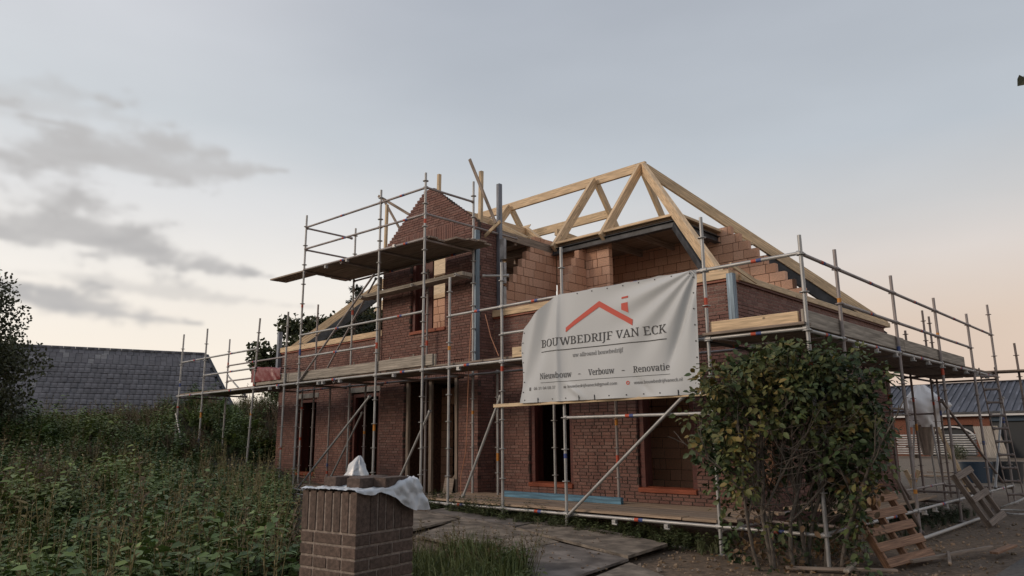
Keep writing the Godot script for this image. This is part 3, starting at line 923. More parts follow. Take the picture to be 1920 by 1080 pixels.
	beam(sc, "toe_board", Vector3(SX - 0.05, 3.03, -13.42), Vector3(SX - 0.05, 3.03, -17.5), 0.035, 0.2, M.greywood)
	for x in [-15.6, -14.1, -13.2]:
		beam(sc, "stake", Vector3(x, 3.0, I + 0.1), Vector3(x, 3.46, I + 0.1), 0.03, 0.03, M.greywood, Vector3.RIGHT)
	# couplers under the deck edge
	for k in 10:
		clip(sc, Vector3(SX, 2.84, -10.9 - k * 0.92))
	for x in [-17.4, -15.1, -14.2, -12.2, -10.2, -17.0, -14.9]:
		clip(sc, Vector3(x, 2.87, F + 0.02))
	for x in [-15.0, -14.1, -12.3]:
		clip(sc, Vector3(x, 5.66, F + 0.02))
	for x in [-6.7, -5.8]:
		clip(sc, Vector3(x, 0.34, F + 0.03))
	for z in [-11.4, -13.3, -13.9, -14.6]:
		clip(sc, Vector3(SX, 0.36, z))
	# ladder at the far end
	var ld := Node3D.new()
	ld.name = "ladder"
	sc.add_child(ld)
	for s in [0.0, 0.3]:
		beam(ld, "stile", Vector3(-3.45 + s * 0.9, 0.05, -18.95 - s * 0.3), Vector3(-3.55 + s * 0.9, 2.95, -18.3 - s * 0.3), 0.018, 0.04, M.tube3)
	for k in 10:
		var f := 0.08 + k * 0.095
		var p := Vector3(-3.45, 0.05, -18.95).lerp(Vector3(-3.55, 2.95, -18.3), f)
		rail(ld, p, p + Vector3(0.27, 0, -0.09), 2, 0, "rung")


# ---------------------------------------------------------------- banner
func cloth_z(x: float, y: float) -> float:
	var z := F + 0.13
	z += 0.028 * exp(-pow((x + 7.66) / 0.05, 2.0)) - 0.02 * exp(-pow((x + 7.48) / 0.12, 2.0))
	# the left part falls back into a fold
	var e := (x + 7.75) + (3.88 - y) * 0.33
	z -= 0.05 * exp(-pow(e / 0.13, 2.0)) * smoothstep(2.3, 3.0, y)
	z -= 0.05 * smoothstep(-8.05, -8.5, x) * smoothstep(2.15, 2.6, y)
	z += 0.035 * exp(-pow((e + 0.26) / 0.10, 2.0))
	# creases fanning from the upper right eyelet
	var p := Vector2(x + 5.06, y - 3.9)
	var r := p.length()
	z += 0.020 * sin(atan2(p.y, p.x) * 17.0) * exp(-pow((r - 0.9) / 0.75, 2.0))
	z -= 0.05 * exp(-pow((x + 5.32 - (y - 3.2) * 0.42) / 0.07, 2.0)) * smoothstep(2.3, 3.0, y)
	# slack between the eyelets along the foot
	var low := exp(-(y - 2.13) / 0.16)
	z += 0.022 * sin(x * 7.4) * low
	z += 0.028 * exp(-pow((x + 7.35 + (y - 2.3) * 1.3) / 0.09, 2.0) - pow((y - 2.28) / 0.14, 2.0))
	z -= 0.02 * exp(-pow((x + 6.05 + (y - 2.3) * 0.9) / 0.08, 2.0) - pow((y - 2.28) / 0.16, 2.0))
	z += 0.012 * sin(x * 2.1 + y * 1.7) + 0.008 * sin(x * 4.3 - y * 3.1)
	return z


func cloth_left(y: float) -> float:
	if y > 3.42:
		return lerpf(-8.42, -7.72, (y - 3.42) / 0.47)
	return -8.46 + 0.05 * sin((y - 2.1) * 5.0) - 0.06 * (3.42 - y) / 1.3


func on_cloth(g: Geo, a: Vector2, b: Vector2, d: Vector2, e: Vector2, seg := 14) -> void:
	# a printed patch a-b-d-e that follows the folds
	for k in seg:
		var s := float(k) / seg
		var q := float(k + 1) / seg
		var pts := []
		for w in [a.lerp(b, s), a.lerp(b, q), e.lerp(d, q), e.lerp(d, s)]:
			pts.append(Vector3(w.x, w.y, cloth_z(w.x, w.y) + 0.006))
		g.quad(pts[0], pts[1], pts[2], pts[3], Vector3.BACK)


func lettering(parent: Node, text: String, x0: float, x1: float, y: float, cap: float, m: Material, font := "Droid Serif", squeeze := true) -> void:
	var tm := TextMesh.new()
	var sf := SystemFont.new()
	sf.font_names = PackedStringArray([font])
	tm.font = sf
	tm.font_size = 64
	tm.pixel_size = 0.01
	tm.depth = 0.001
	tm.text = text
	tm.horizontal_alignment = HORIZONTAL_ALIGNMENT_LEFT
	var arr := tm.get_mesh_arrays()
	var vs: PackedVector3Array = arr[Mesh.ARRAY_VERTEX]
	if vs.is_empty():
		return
	var lo := vs[0]
	var hi := vs[0]
	for p in vs:
		lo = lo.min(p)
		hi = hi.max(p)
	# the height of a capital in this font, to set the size
	var capm := TextMesh.new()
	capm.font = sf
	capm.font_size = 64
	capm.pixel_size = 0.01
	capm.text = "E"
	var ca := capm.get_aabb()
	var ref := TextMesh.new()
	ref.font = sf
	ref.font_size = 64
	ref.pixel_size = 0.01
	ref.text = "E" + text
	ref.vertical_alignment = tm.vertical_alignment
	var base := ca.position.y
	var sx := (x1 - x0) / (hi.x - lo.x)
	var sy := cap / ca.size.y
	var ns: PackedVector3Array = arr[Mesh.ARRAY_NORMAL]
	for k in vs.size():
		var p := vs[k]
		var q := Vector3(x0 + (p.x - lo.x) * sx, y + (p.y - base) * sy, 0)
		q.z = cloth_z(q.x, q.y) + 0.007 + p.z
		vs[k] = q
		ns[k] = Vector3.BACK
	arr[Mesh.ARRAY_VERTEX] = vs
	arr[Mesh.ARRAY_NORMAL] = ns
	arr[Mesh.ARRAY_TANGENT] = null
	var am := ArrayMesh.new()
	am.add_surface_from_arrays(Mesh.PRIMITIVE_TRIANGLES, arr)
	put(am, "lettering", m, parent)


func make_banner() -> void:
	var bn := thing("banner", "large white building firm banner with red roof logo tied to scaffold tubes", "banner")
	var nx := 150
	var ny := 80
	var v := PackedVector3Array()
	var n := PackedVector3Array()
	var uv := PackedVector2Array()
	var idx := PackedInt32Array()
	for j in ny + 1:
		var y := lerpf(2.12, 3.885, float(j) / ny)
		var xl := cloth_left(y)
		var xr := -5.07 - 0.03 * (3.885 - y) / 1.75
		for k in nx + 1:
			var x := lerpf(xl, xr, float(k) / nx)
			var yy := y - (0.018 * absf(sin((x + 5.07) * 5.2)) if j == ny else 0.0)
			v.append(Vector3(x, yy, cloth_z(x, yy)))
			n.append(Vector3(-(cloth_z(x + 0.01, yy) - cloth_z(x - 0.01, yy)) / 0.02, -(cloth_z(x, yy + 0.01) - cloth_z(x, yy - 0.01)) / 0.02, 1).normalized())
			uv.append(Vector2(x, yy))
	for j in ny:
		for k in nx:
			var a := j * (nx + 1) + k
			idx.append_array([a, a + nx + 1, a + 1, a + 1, a + nx + 1, a + nx + 2])
	var arr := []
	arr.resize(Mesh.ARRAY_MAX)
	arr[Mesh.ARRAY_VERTEX] = v
	arr[Mesh.ARRAY_NORMAL] = n
	arr[Mesh.ARRAY_TEX_UV] = uv
	arr[Mesh.ARRAY_INDEX] = idx
	var am := ArrayMesh.new()
	am.add_surface_from_arrays(Mesh.PRIMITIVE_TRIANGLES, arr)
	put(am, "canvas", M.canvas, bn)
	var g := Geo.new()
	on_cloth(g, Vector2(-7.478, 3.232), Vector2(-6.795, 3.563), Vector2(-6.791, 3.66), Vector2(-7.476, 3.306))
	on_cloth(g, Vector2(-6.795, 3.563), Vector2(-6.172, 3.196), Vector2(-6.170, 3.290), Vector2(-6.791, 3.66))
	on_cloth(g, Vector2(-6.360, 3.632), Vector2(-6.231, 3.635), Vector2(-6.229, 3.666), Vector2(-6.358, 3.662), 4)
	on_cloth(g, Vector2(-6.366, 3.465), Vector2(-6.243, 3.404), Vector2(-6.236, 3.565), Vector2(-6.362, 3.561), 4)
	put(g.mesh(), "roof_logo", M.inkred, bn)
	lettering(bn, "BOUWBEDRIJF VAN ECK", -8.043, -5.584, 3.026, 0.128, M.ink)
	var r := Geo.new()
	on_cloth(r, Vector2(-8.045, 2.945), Vector2(-5.589, 2.930), Vector2(-5.589, 2.943), Vector2(-8.045, 2.958), 60)
	on_cloth(r, Vector2(-8.04, 2.436), Vector2(-5.575, 2.424), Vector2(-5.575, 2.430), Vector2(-8.04, 2.442), 60)
	put(r.mesh(), "rule", M.ink, bn)
	lettering(bn, "uw allround bouwbedrijf", -7.34, -6.353, 2.812, 0.062, M.inkgrey)
	lettering(bn, "Nieuwbouw", -8.05, -7.38, 2.498, 0.095, M.ink)
	lettering(bn, "-", -7.235, -7.19, 2.498, 0.095, M.ink)
	lettering(bn, "Verbouw", -7.032, -6.529, 2.498, 0.095, M.ink)
	lettering(bn, "-", -6.395, -6.35, 2.495, 0.095, M.ink)
	lettering(bn, "Renovatie", -6.2, -5.589, 2.488, 0.095, M.ink)
	lettering(bn, "06 31 04 68 37", -8.19, -7.722, 2.328, 0.046, M.inkgrey, "Droid Sans")
	lettering(bn, "bouwbedrijfvaneck@gmail.com", -7.458, -6.49, 2.325, 0.046, M.inkgrey, "Droid Sans")
	lettering(bn, "www.bouwbedrijfvaneck.nl", -6.199, -5.369, 2.316, 0.048, M.inkgrey, "Droid Sans")
	var ic := Geo.new()
	on_cloth(ic, Vector2(-8.305, 2.32), Vector2(-8.265, 2.32), Vector2(-8.265, 2.375), Vector2(-8.305, 2.375), 2)
	on_cloth(ic, Vector2(-7.553, 2.325), Vector2(-7.505, 2.325), Vector2(-7.505, 2.36), Vector2(-7.553, 2.36), 2)
	put(ic.mesh(), "icon", M.inkgrey, bn)
	var ring := Geo.new()
	for k in 16:
		var a := TAU * k / 16.0
		var b := TAU * (k + 1) / 16.0
		var o := Vector2(-6.30, 2.342)
		on_cloth(ring, o + Vector2.from_angle(a) * 0.015, o + Vector2.from_angle(b) * 0.015, o + Vector2.from_angle(b) * 0.03, o + Vector2.from_angle(a) * 0.03, 1)
	put(ring.mesh(), "icon", M.inkred, bn)
	var spots := []
	for k in 12:
		var x := -8.4 + k * 0.295
		spots.append(Vector2(x, 2.165))
		if x > -7.5:
			spots.append(Vector2(x, 3.84))
	for k in 7:
		spots.append(Vector2(-5.12, 2.4 + k * 0.23))
		spots.append(Vector2(cloth_left(2.3 + k * 0.17) + 0.03, 2.3 + k * 0.17))
	for s in spots:
		var e := Geo.new()
		e.tube(Vector3.ZERO, Vector3(0, 0, 0.006), 0.011, 8)
		put(e.mesh(), "eyelet", M.ink, bn, Transform3D(Basis(), Vector3(s.x, s.y, cloth_z(s.x, s.y))))
		if R.randf() < 0.4 and s.y < 2.2:
			var c := Geo.new()
			c.tube(Vector3(0, -0.05, 0), Vector3(0, 0.03, 0.004), 0.006, 6)
			put(c.mesh(), "tie", M.ink, bn, Transform3D(Basis(), Vector3(s.x, s.y, cloth_z(s.x, s.y) + 0.006)))
	var bt := beam(self, "batten", Vector3(-9.2, 2.10, F + 0.085), Vector3(-4.93, 2.125, F + 0.085), 0.03, 0.06, M.timber2)
	tag(bt, "long pale timber batten along the foot of the white banner", "batten")


# ---------------------------------------------------------------- gate pillar and what lies on it
func make_pillar() -> void:
	var near := Vector3(-3.265, -0.012, -2.245)
	var turn := Basis(Vector3.UP, deg_to_rad(8.5))
	var w := 0.43
	var o := near + turn * Vector3(-w * 0.5, 0, -w * 0.5)
	var pl := thing("gate_pillar", "square brown brick gate pillar with upright top course in the foreground", "pillar", o)
	pl.transform.basis = turn
	var g := Geo.new()
	g.box(Vector3(0, 0.64, 0), Vector3(0.2105, 0, 0), Vector3(0, 0.64, 0), Vector3(0, 0, 0.2105))
	put(g.mesh(), "mortar_core", M.pmortar, pl)
	var y := 1.08 - 0.0625 * 17
	var pats := [[0.1, 0.21, 0.1], [0.155, 0.1, 0.155], [0.1, 0.1, 0.1, 0.1], [0.155, 0.1, 0.155]]
	for row in 17:
		for f in 4:
			var b := Basis(Vector3.UP, f * PI / 2)
			var full := (row + f) % 2 == 0
			var span := w if full else w - 0.216
			var pat: Array = pats[(16 - row) % 4] if full else [0.214]
			var tot := 0.0
			for p in pat:
				tot += p
			var gap: float = (span - tot) / maxf(1.0, pat.size() - 1.0)
			var u := -span * 0.5
			if not full:
				u = -0.107
			for p in pat:
				var jit := R.randf_range(-0.0015, 0.0015)
				put(block_mesh(Vector3(p, 0.0505, 0.098), 0.0025, R.randi() % 4), "brick", M["pbrick%d" % (R.randi() % 6)], pl, Transform3D(b, b * Vector3(u + p * 0.5, y + 0.031, w * 0.5 - 0.049 + jit)))
				u += p + gap
		y += 0.0625
	for f in 4:
		var b := Basis(Vector3.UP, f * PI / 2)
		for k in 4 if f % 2 else 7:
			var u := -w * 0.5 + 0.0245 + k * 0.0635
			if f % 2:
				u = -0.0895 + k * 0.0597
			put(block_mesh(Vector3(0.05, 0.205, 0.098), 0.0025, R.randi() % 4), "soldier_brick", M["pbrick%d" % (R.randi() % 6)], pl, Transform3D(b, b * Vector3(u, 1.187, w * 0.5 - 0.049)))
	# loose bricks on top
	var loose := [[-0.15, -0.02, 1.0, "loose brown brick at the left on top of the pillar, end towards us"], [0.08, 0.02, 3.0, "loose brown brick in the middle on top of the pillar, long dark side out"], [-0.03, -0.10, -2.0, "loose brown brick behind the two foremost ones on the pillar"], [0.16, -0.09, 4.0, "loose brown brick at the rear right edge of the pillar top"]]
	for q in loose:
		var b := turn * Basis(Vector3.UP, PI / 2 + deg_to_rad(q[2]))
		var p := put(block_mesh(Vector3(0.21, 0.052, 0.1), 0.003, R.randi() % 4), "loose_brick", M["pbrick%d" % (R.randi() % 6)], self, Transform3D(b, o + turn * Vector3(q[0], 1.328, q[1])))
		tag(p, q[3], "brick", "bricks lying on the gate pillar")
	# plastic sheet over the top and down the right face
	var nu := 44
	var nv := 40
	var f := FastNoiseLite.new()
	f.seed = 4
	f.frequency = 6.0
	var grid := []
	for j in nv + 1:
		var fv := float(j) / nv
		var z := 0.235 - fv * 0.47
		var fall := 0.004 + 0.155 * smoothstep(0.30, 0.78, fv) + 0.02 * sin(fv * 8.0)
		var rowp := []
		for k in nu + 1:
			var s := float(k) / nu * (0.45 + fall)
			var nz := f.get_noise_2d(s * 1.3, z * 1.3)
			var ft := f.get_noise_2d(s * 2.6 + 9.0, z * 2.6)
			var p := Vector3.ZERO
			var hump := 0.055 * smoothstep(0.45, 0.9, fv) * smoothstep(0.28, 0.42, s)
			if s < 0.45:
				p = Vector3(-0.225 + s, 1.298 + absf(nz) * 0.018 + hump * (0.7 + 0.6 * ft), z)
			else:
				var dn := s - 0.45
				p = Vector3(0.226 + absf(nz) * 0.03 + dn * 0.16 + ft * 0.012, 1.298 + hump * 0.8 - dn - 0.01 * nz, z - dn * 0.35 + ft * 0.01)
			rowp.append(p)
		grid.append(rowp)
	put(sheet(grid), "plastic_sheet", M.plastic, self, Transform3D(turn, o))
	tag(get_child(get_child_count() - 1), "crumpled white plastic sheet hanging over the right edge of the brick pillar", "sheet")
	# a second bunch of plastic standing up behind the bricks
	var cone := []
	for j in 15:
		var t := j / 14.0
		var rr := 0.10 * pow(1.0 - t, 0.75) + 0.006
		var rowp := []
		for k in 33:
			var a := TAU * (k % 32) / 32.0
			var r := rr * (1.0 + 0.55 * f.get_noise_3d(cos(a) * 0.34, sin(a) * 0.34, t * 0.3) + 0.16 * sin(a * 4.0 + t * 3.0) + 0.10 * sin(a * 9.0 - t * 6.0))
			rowp.append(Vector3(cos(a) * r * 0.9 + 0.03 * t, t * 0.165 + 0.012 * sin(a * 3.0) * (1.0 - t), sin(a) * r * 0.7))
		cone.append(rowp)
	put(sheet(cone), "plastic_bag", M.plastic, self, Transform3D(turn, o + turn * Vector3(-0.175, 1.30, -0.13)))
	tag(get_child(get_child_count() - 1), "white plastic bag standing in a crumpled peak behind the loose bricks on the pillar", "bag")


# a sheet through a grid of points, smooth
func sheet(grid: Array) -> ArrayMesh:
	var st := SurfaceTool.new()
	st.begin(Mesh.PRIMITIVE_TRIANGLES)
	st.set_smooth_group(0)
	var nj := grid.size()
	var nk: int = grid[0].size()
	for j in nj - 1:
		for k in nk - 1:
			for q in [[0, 0], [0, 1], [1, 0], [0, 1], [1, 1], [1, 0]]:
				st.set_uv(Vector2(float(k + q[1]) / nk, float(j + q[0]) / nj))
				st.add_vertex(grid[j + q[0]][k + q[1]])
	st.index()
	st.generate_normals()
	return st.commit()


# ---------------------------------------------------------------- plants
func twigs(g: Geo, p: Vector3, d: Vector3, l: float, r: float, depth: int, tips: Array, spread := 0.7, lift := 0.15) -> void:
	var q := p
	var dir := d
	var n := 3
	for k in n:
		var e := q + dir * l / n
		g.tube(q, e, r * (1.0 - 0.28 * k / n), 5 if r < 0.01 else 7, Color.WHITE, r * (1.0 - 0.28 * (k + 1) / n), false)
		q = e
		dir = (dir + Vector3(R.randf_range(-1, 1), R.randf_range(-0.6, 1) + lift, R.randf_range(-1, 1)) * 0.22).normalized()
		if depth > 0 and k > 0:
			var sd := (dir + Vector3(R.randf_range(-1, 1), R.randf_range(-0.4, 0.8), R.randf_range(-1, 1)) * spread).normalized()
			twigs(g, q, sd, l * R.randf_range(0.45, 0.7), r * 0.55, depth - 1, tips, spread, lift)
	tips.append(q)
	if depth > 0:
		twigs(g, q, dir, l * R.randf_range(0.5, 0.75), r * 0.65, depth - 1, tips, spread, lift)


func rand_dir() -> Vector3:
	return Vector3(R.randfn(), R.randfn(), R.randfn()).normalized()


func make_shrub() -> void:
	var at := plan(9.2, 3.52)
	var sh := thing("beech_shrub", "tall beech shrub with green and yellowing leaves and bare grey stems under the scaffold corner", "shrub", at)
	var g := Geo.new()
	var tips := []
	for k in 9:
		var b := RGT * R.randf_range(-0.5, 0.55) + FWD * R.randf_range(-0.2, 0.35) - RGT * 0.15
		var d := (Vector3.UP + RGT * (b.dot(RGT) * 0.35 + R.randf_range(-0.12, 0.12)) + FWD * R.randf_range(-0.15, 0.15)).normalized()
		twigs(g, b + Vector3(0, -0.12, 0), d, R.randf_range(0.85, 1.1), R.randf_range(0.016, 0.032), 3, tips, 0.75, 0.1)
	for k in 46:
		var b := RGT * R.randf_range(-0.6, 0.5) + FWD * R.randf_range(-0.38, -0.1) + Vector3.UP * R.randf_range(0.5, 1.9)
		twigs(g, b, (RGT * R.randf_range(-1, 1) - FWD * 0.35 + Vector3.UP * R.randf_range(-0.1, 0.6)).normalized(), R.randf_range(0.2, 0.4), 0.005, 1, [], 0.8, 0.2)
	put(g.mesh(), "stems", M.bark, sh)
	var f := FastNoiseLite.new()
	f.seed = 31
	f.frequency = 1.1
	var lf := Geo.new()
	var tw := Geo.new()
	var hubs := 0
	var tries := 0
	while hubs < 560 and tries < 20000:
		tries += 1
		var a := R.randf_range(-1.4, 1.4)
		var b := R.randf_range(-0.6, 0.75)
		var y := R.randf_range(0.0, 2.7)
		# outline: broad uneven head, narrow foot
		var n := f.get_noise_3d(a * 1.3, y * 1.5, b * 1.3)
		var half := lerpf(0.66, 1.14, smoothstep(0.2, 1.6, y)) + 0.55 * n
		half += 0.28 * exp(-pow((y - 1.65) / 0.16, 2.0)) if a < 0.0 else 0.0
		half -= 0.55 * smoothstep(2.1, 2.8, y)
		if absf(a) > half or absf(b - 0.05) > 0.66 - 0.25 * a * a + 0.2 * n:
			continue
		if y > 2.55 + 0.35 * f.get_noise_2d(a * 3.0, 5.0):
			continue
		# bare in the middle of the front, where the stems show
		var bare := exp(-pow((a + 0.27) / 0.42, 2.0) - pow((y - 0.95) / 0.68, 2.0))
		if b < 0.4 and R.randf() < bare * 1.7:
			continue
		if y < 0.85 and R.randf() < 0.6:
			continue
		hubs += 1
		var o := RGT * a + FWD * b + Vector3(0, y, 0)
		var inner := RGT * a * 0.55 + FWD * b * 0.3 + Vector3(0, y - 0.25, 0)
		tw.tube(inner, o, 0.006, 4, Color.WHITE, 0.002, false)
		var warm := 0.55 * f.get_noise_3d(a * 1.5 - 9.0, y * 1.5, b) + 0.16 - 0.16 * a - 0.22 * absf(y - 1.8) + (0.18 if b < -0.1 else -0.15)
		var dry := y < 1.15 and a > -0.7 and R.randf() < 0.28
		for k in R.randi_range(14, 30):
			var t := warm + R.randf_range(-0.16, 0.16)
			var c := Color(0.048, 0.076, 0.026)
			if t > 0.48:
				c = Color(0.19, 0.14, 0.038)
			elif t > 0.30:
				c = Color(0.125, 0.122, 0.034)
			elif t > 0.10:
				c = Color(0.078, 0.100, 0.031)
			if dry:
				c = Color(0.135, 0.080, 0.036)
			c = c * R.randf_range(0.75, 1.25)
			var off := (Vector3(R.randfn(), R.randfn() * 0.7, R.randfn()) * 0.075).limit_length(0.17)
			var d := (off.normalized() + rand_dir() * 0.7 + Vector3(0, -0.3, 0)).normalized()
			var nn := (rand_dir() * 0.6 + Vector3.UP * 0.7 - FWD * 0.35).normalized()
			nn = (nn - d * nn.dot(d)).normalized()
			var l := 0.03 + 0.085 * pow(R.randf(), 0.9)
			lf.leaf(o + off, d, nn, l, l * 0.62, c)
	put(tw.mesh(), "twigs", M.twig, sh)
	put(lf.mesh(), "leaves", M.leaf, sh)


func make_tree(called: String, label: String, at: Vector3, h: float, rad: float, base: float, col: Color, leaves: int, size: float, sd: int, group := "", flat := 1.0) -> void:
	R.seed = sd
	var t := thing(called, label, "tree", at, group)
	var g := Geo.new()
	g.tube(Vector3(0, -0.3, 0), Vector3(0, h * 0.62, 0), h * 0.022, 9, Color.WHITE, h * 0.010)
	var hubs := []
	var k := 0
	while hubs.size() < 64 and k < 600:
		k += 1
		var p := rand_dir() * pow(R.randf(), 0.45)
		var c := Vector3(p.x * rad, base + (p.y * 0.5 + 0.5) * (h - base), p.z * rad)
		var wide := sin(clampf((c.y - base) / (h - base), 0.02, 1.0) * PI * 0.92 + 0.12)
		c.x *= 0.45 + 0.6 * wide
		c.z *= 0.45 + 0.6 * wide
		hubs.append(c)
		var root := Vector3(0, clampf(c.y - 0.35 * Vector2(c.x, c.z).length() - 0.4, base * 0.6, h * 0.6), 0)
		var mid := root.lerp(c, 0.5) + Vector3(0, -0.06 * h * R.randf(), 0)
		g.tube(root, mid, h * 0.006, 5, Color.WHITE, h * 0.004, false)
		g.tube(mid, c, h * 0.004, 5, Color.WHITE, h * 0.0012, false)
	put(g.mesh(), "trunk", M.twig, t)
	var lf := Geo.new()
	for q in leaves:
		var hb: Vector3 = hubs[R.randi() % hubs.size()]
		var off := (Vector3(R.randfn(), R.randfn() * 0.75, R.randfn()) * rad * 0.13).limit_length(rad * 0.26)
		var d := (rand_dir() + Vector3(0, -0.3, 0)).normalized()
		var nn := rand_dir()
		nn = (nn - d * nn.dot(d)).normalized()
		if nn.y < 0:
			nn = -nn
		lf.leaf(hb + off, d, nn, size * R.randf_range(0.7, 1.3), size * 0.7, col * R.randf_range(0.7, 1.3))
	put(lf.mesh(), "crown", M.leaf, t)


func make_spruce(at: Vector3, h: float) -> void:
	R.seed = 88
	var t := thing("spruce_tree", "dark pointed spruce top showing between the roof rafter and the gable", "tree", at)
	var g := Geo.new()
	g.tube(Vector3.ZERO, Vector3(0, h, 0), 0.14, 7, Color.WHITE, 0.02)
	var lf := Geo.new()
	var y := h * 0.35
	while y < h - 0.1:
		var l := (h - y) * 0.30 + 0.15
		for k in 6:
			var a := R.randf() * TAU
			var d := Vector3(cos(a), R.randf_range(-0.15, 0.25), sin(a)).normalized()
			g.tube(Vector3(0, y, 0), Vector3(0, y, 0) + d * l, 0.02, 4, Color.WHITE, 0.008, false)
			for q in 22:
				var p := Vector3(0, y, 0) + d * l * R.randf_range(0.15, 1.05) + rand_dir() * 0.1
				var e := (d + rand_dir() * 0.9).normalized()
				var nn := e.cross(rand_dir()).normalized()
				lf.leaf(p, e, nn, R.randf_range(0.14, 0.26), 0.07, Color(0.026, 0.036, 0.022) * R.randf_range(0.8, 1.3))
		y += 0.28
	put(g.mesh(), "trunk", M.twig, t)
	put(lf.mesh(), "crown", M.leaf, t)


func nettle(h: float, pairs: int, col: Color, sd: int) -> ArrayMesh:
	R.seed = sd
	var g := Geo.new()
	for s in 3:
		var b := Vector3(R.randf_range(-0.09, 0.09), 0, R.randf_range(-0.09, 0.09))
		var lean := Vector3(R.randf_range(-0.5, 0.5), 1, R.randf_range(-0.5, 0.5)).normalized()
		var hh := h * R.randf_range(0.6, 1.0)
		g.tube(b, b + lean * hh, 0.0035, 4, Color(0.7, 0.7, 0.6), 0.0012, false)
		for k in pairs:
			var f := 0.15 + 0.85 * float(k) / pairs
			var a := k * 1.57 + R.randf_range(-0.4, 0.4)
			for sg in 2:
				var d := Vector3(cos(a + sg * PI), R.randf_range(-0.45, 0.35), sin(a + sg * PI)).normalized()
				var nn := (Vector3.UP + rand_dir() * 0.5).normalized()
				nn = (nn - d * nn.dot(d)).normalized()
				var l := R.randf_range(0.055, 0.10) * (1.15 - 0.45 * f)
				g.leaf(b + lean * hh * f + d * 0.012, d, nn, l, l * 0.58, col * R.randf_range(0.75, 1.3))
	return g.mesh()


func tuft(h: float, blades: int, wide: float, sd: int) -> ArrayMesh:
	R.seed = sd
	var g := Geo.new()
	for k in blades:
		var a := R.randf() * TAU
		var b := Vector3(cos(a), 0, sin(a)) * R.randf_range(0.0, 0.06)
		var d := Vector3(cos(a), 0, sin(a)) * R.randf_range(0.1, 0.55)
		var hh := h * R.randf_range(0.45, 1.0)
		var s := Vector3(-sin(a), 0, cos(a)) * wide * 0.5
		var p1 := b + d * hh * 0.35 + Vector3(0, hh * 0.6, 0)
		var p2 := b + d * hh + Vector3(0, hh * R.randf_range(0.75, 1.0), 0)
		var nn := (Vector3(cos(a), 0.6, sin(a))).normalized()
		var c := Color.WHITE * R.randf_range(0.75, 1.2)
		g.quad(b - s, b + s, p1 + s * 0.8, p1 - s * 0.8, nn, c)
		g.tri(p1 - s * 0.8, p1 + s * 0.8, p2, nn, c)
	return g.mesh()


func dry_stem(h: float, sd: int) -> ArrayMesh:
	R.seed = sd
	var g := Geo.new()
	for s in 4:
		var b := Vector3(R.randf_range(-0.06, 0.06), 0, R.randf_range(-0.06, 0.06))
		var lean := Vector3(R.randf_range(-0.35, 0.35), 1, R.randf_range(-0.35, 0.35)).normalized()
		var hh := h * R.randf_range(0.6, 1.0)
		g.tube(b, b + lean * hh, 0.0035, 4, Color.WHITE, 0.0015, false)
		for k in 16:
			var d := (rand_dir() + Vector3(0, 0.6, 0)).normalized()
			var p := b + lean * hh * R.randf_range(0.5, 1.0)
			g.leaf(p, d, d.cross(rand_dir()).normalized(), R.randf_range(0.02, 0.05), 0.012, Color.WHITE * R.randf_range(0.7, 1.2))
	return g.mesh()


func dock(sd: int) -> ArrayMesh:
	R.seed = sd
	var g := Geo.new()
	for k in 11:
		var a := k * 2.4
		var d := Vector3(cos(a), R.randf_range(0.3, 1.3), sin(a)).normalized()
		var b := d * R.randf_range(0.04, 0.12)
		var nn := (Vector3.UP - d * d.y + rand_dir() * 0.2).normalized()
		nn = (nn - d * nn.dot(d)).normalized()
		g.tube(Vector3.ZERO, b, 0.004, 4, Color(0.8, 0.7, 0.5), 0.003, false)
		g.leaf(b, (d - Vector3(0, 0.25, 0)).normalized(), nn, R.randf_range(0.13, 0.22), R.randf_range(0.05, 0.085), Color.WHITE * R.randf_range(0.8, 1.25))
	return g.mesh()


func scatter(called: String, label: String, category: String, meshes: Array, spots: Array) -> void:
	# spots: [which mesh, position, scale, colour]
	var holder := Node3D.new()
	holder.name = numbered(self, called)
	add_child(holder)
	tag(holder, label, category, "", "stuff")
	for w in meshes.size():
		var mine := spots.filter(func(s): return s[0] == w)
		if mine.is_empty():
			continue
		var mm := MultiMesh.new()
		mm.transform_format = MultiMesh.TRANSFORM_3D
		mm.use_colors = true
		mm.mesh = meshes[w]
		mm.instance_count = mine.size()
		for k in mine.size():
			var s: Array = mine[k]
			var b := Basis(Vector3.UP, R.randf() * TAU) * Basis(Vector3.RIGHT, R.randf_range(-0.2, 0.2))
			mm.set_instance_transform(k, Transform3D(b.scaled(Vector3.ONE * s[2]), s[1]))
			mm.set_instance_color(k, s[3])
		var mi := MultiMeshInstance3D.new()
		mi.multimesh = mm
		mi.material_override = M.leaf
		mi.name = numbered(holder, "plants")
		mi.set_meta("kind", "stuff")
		holder.add_child(mi)


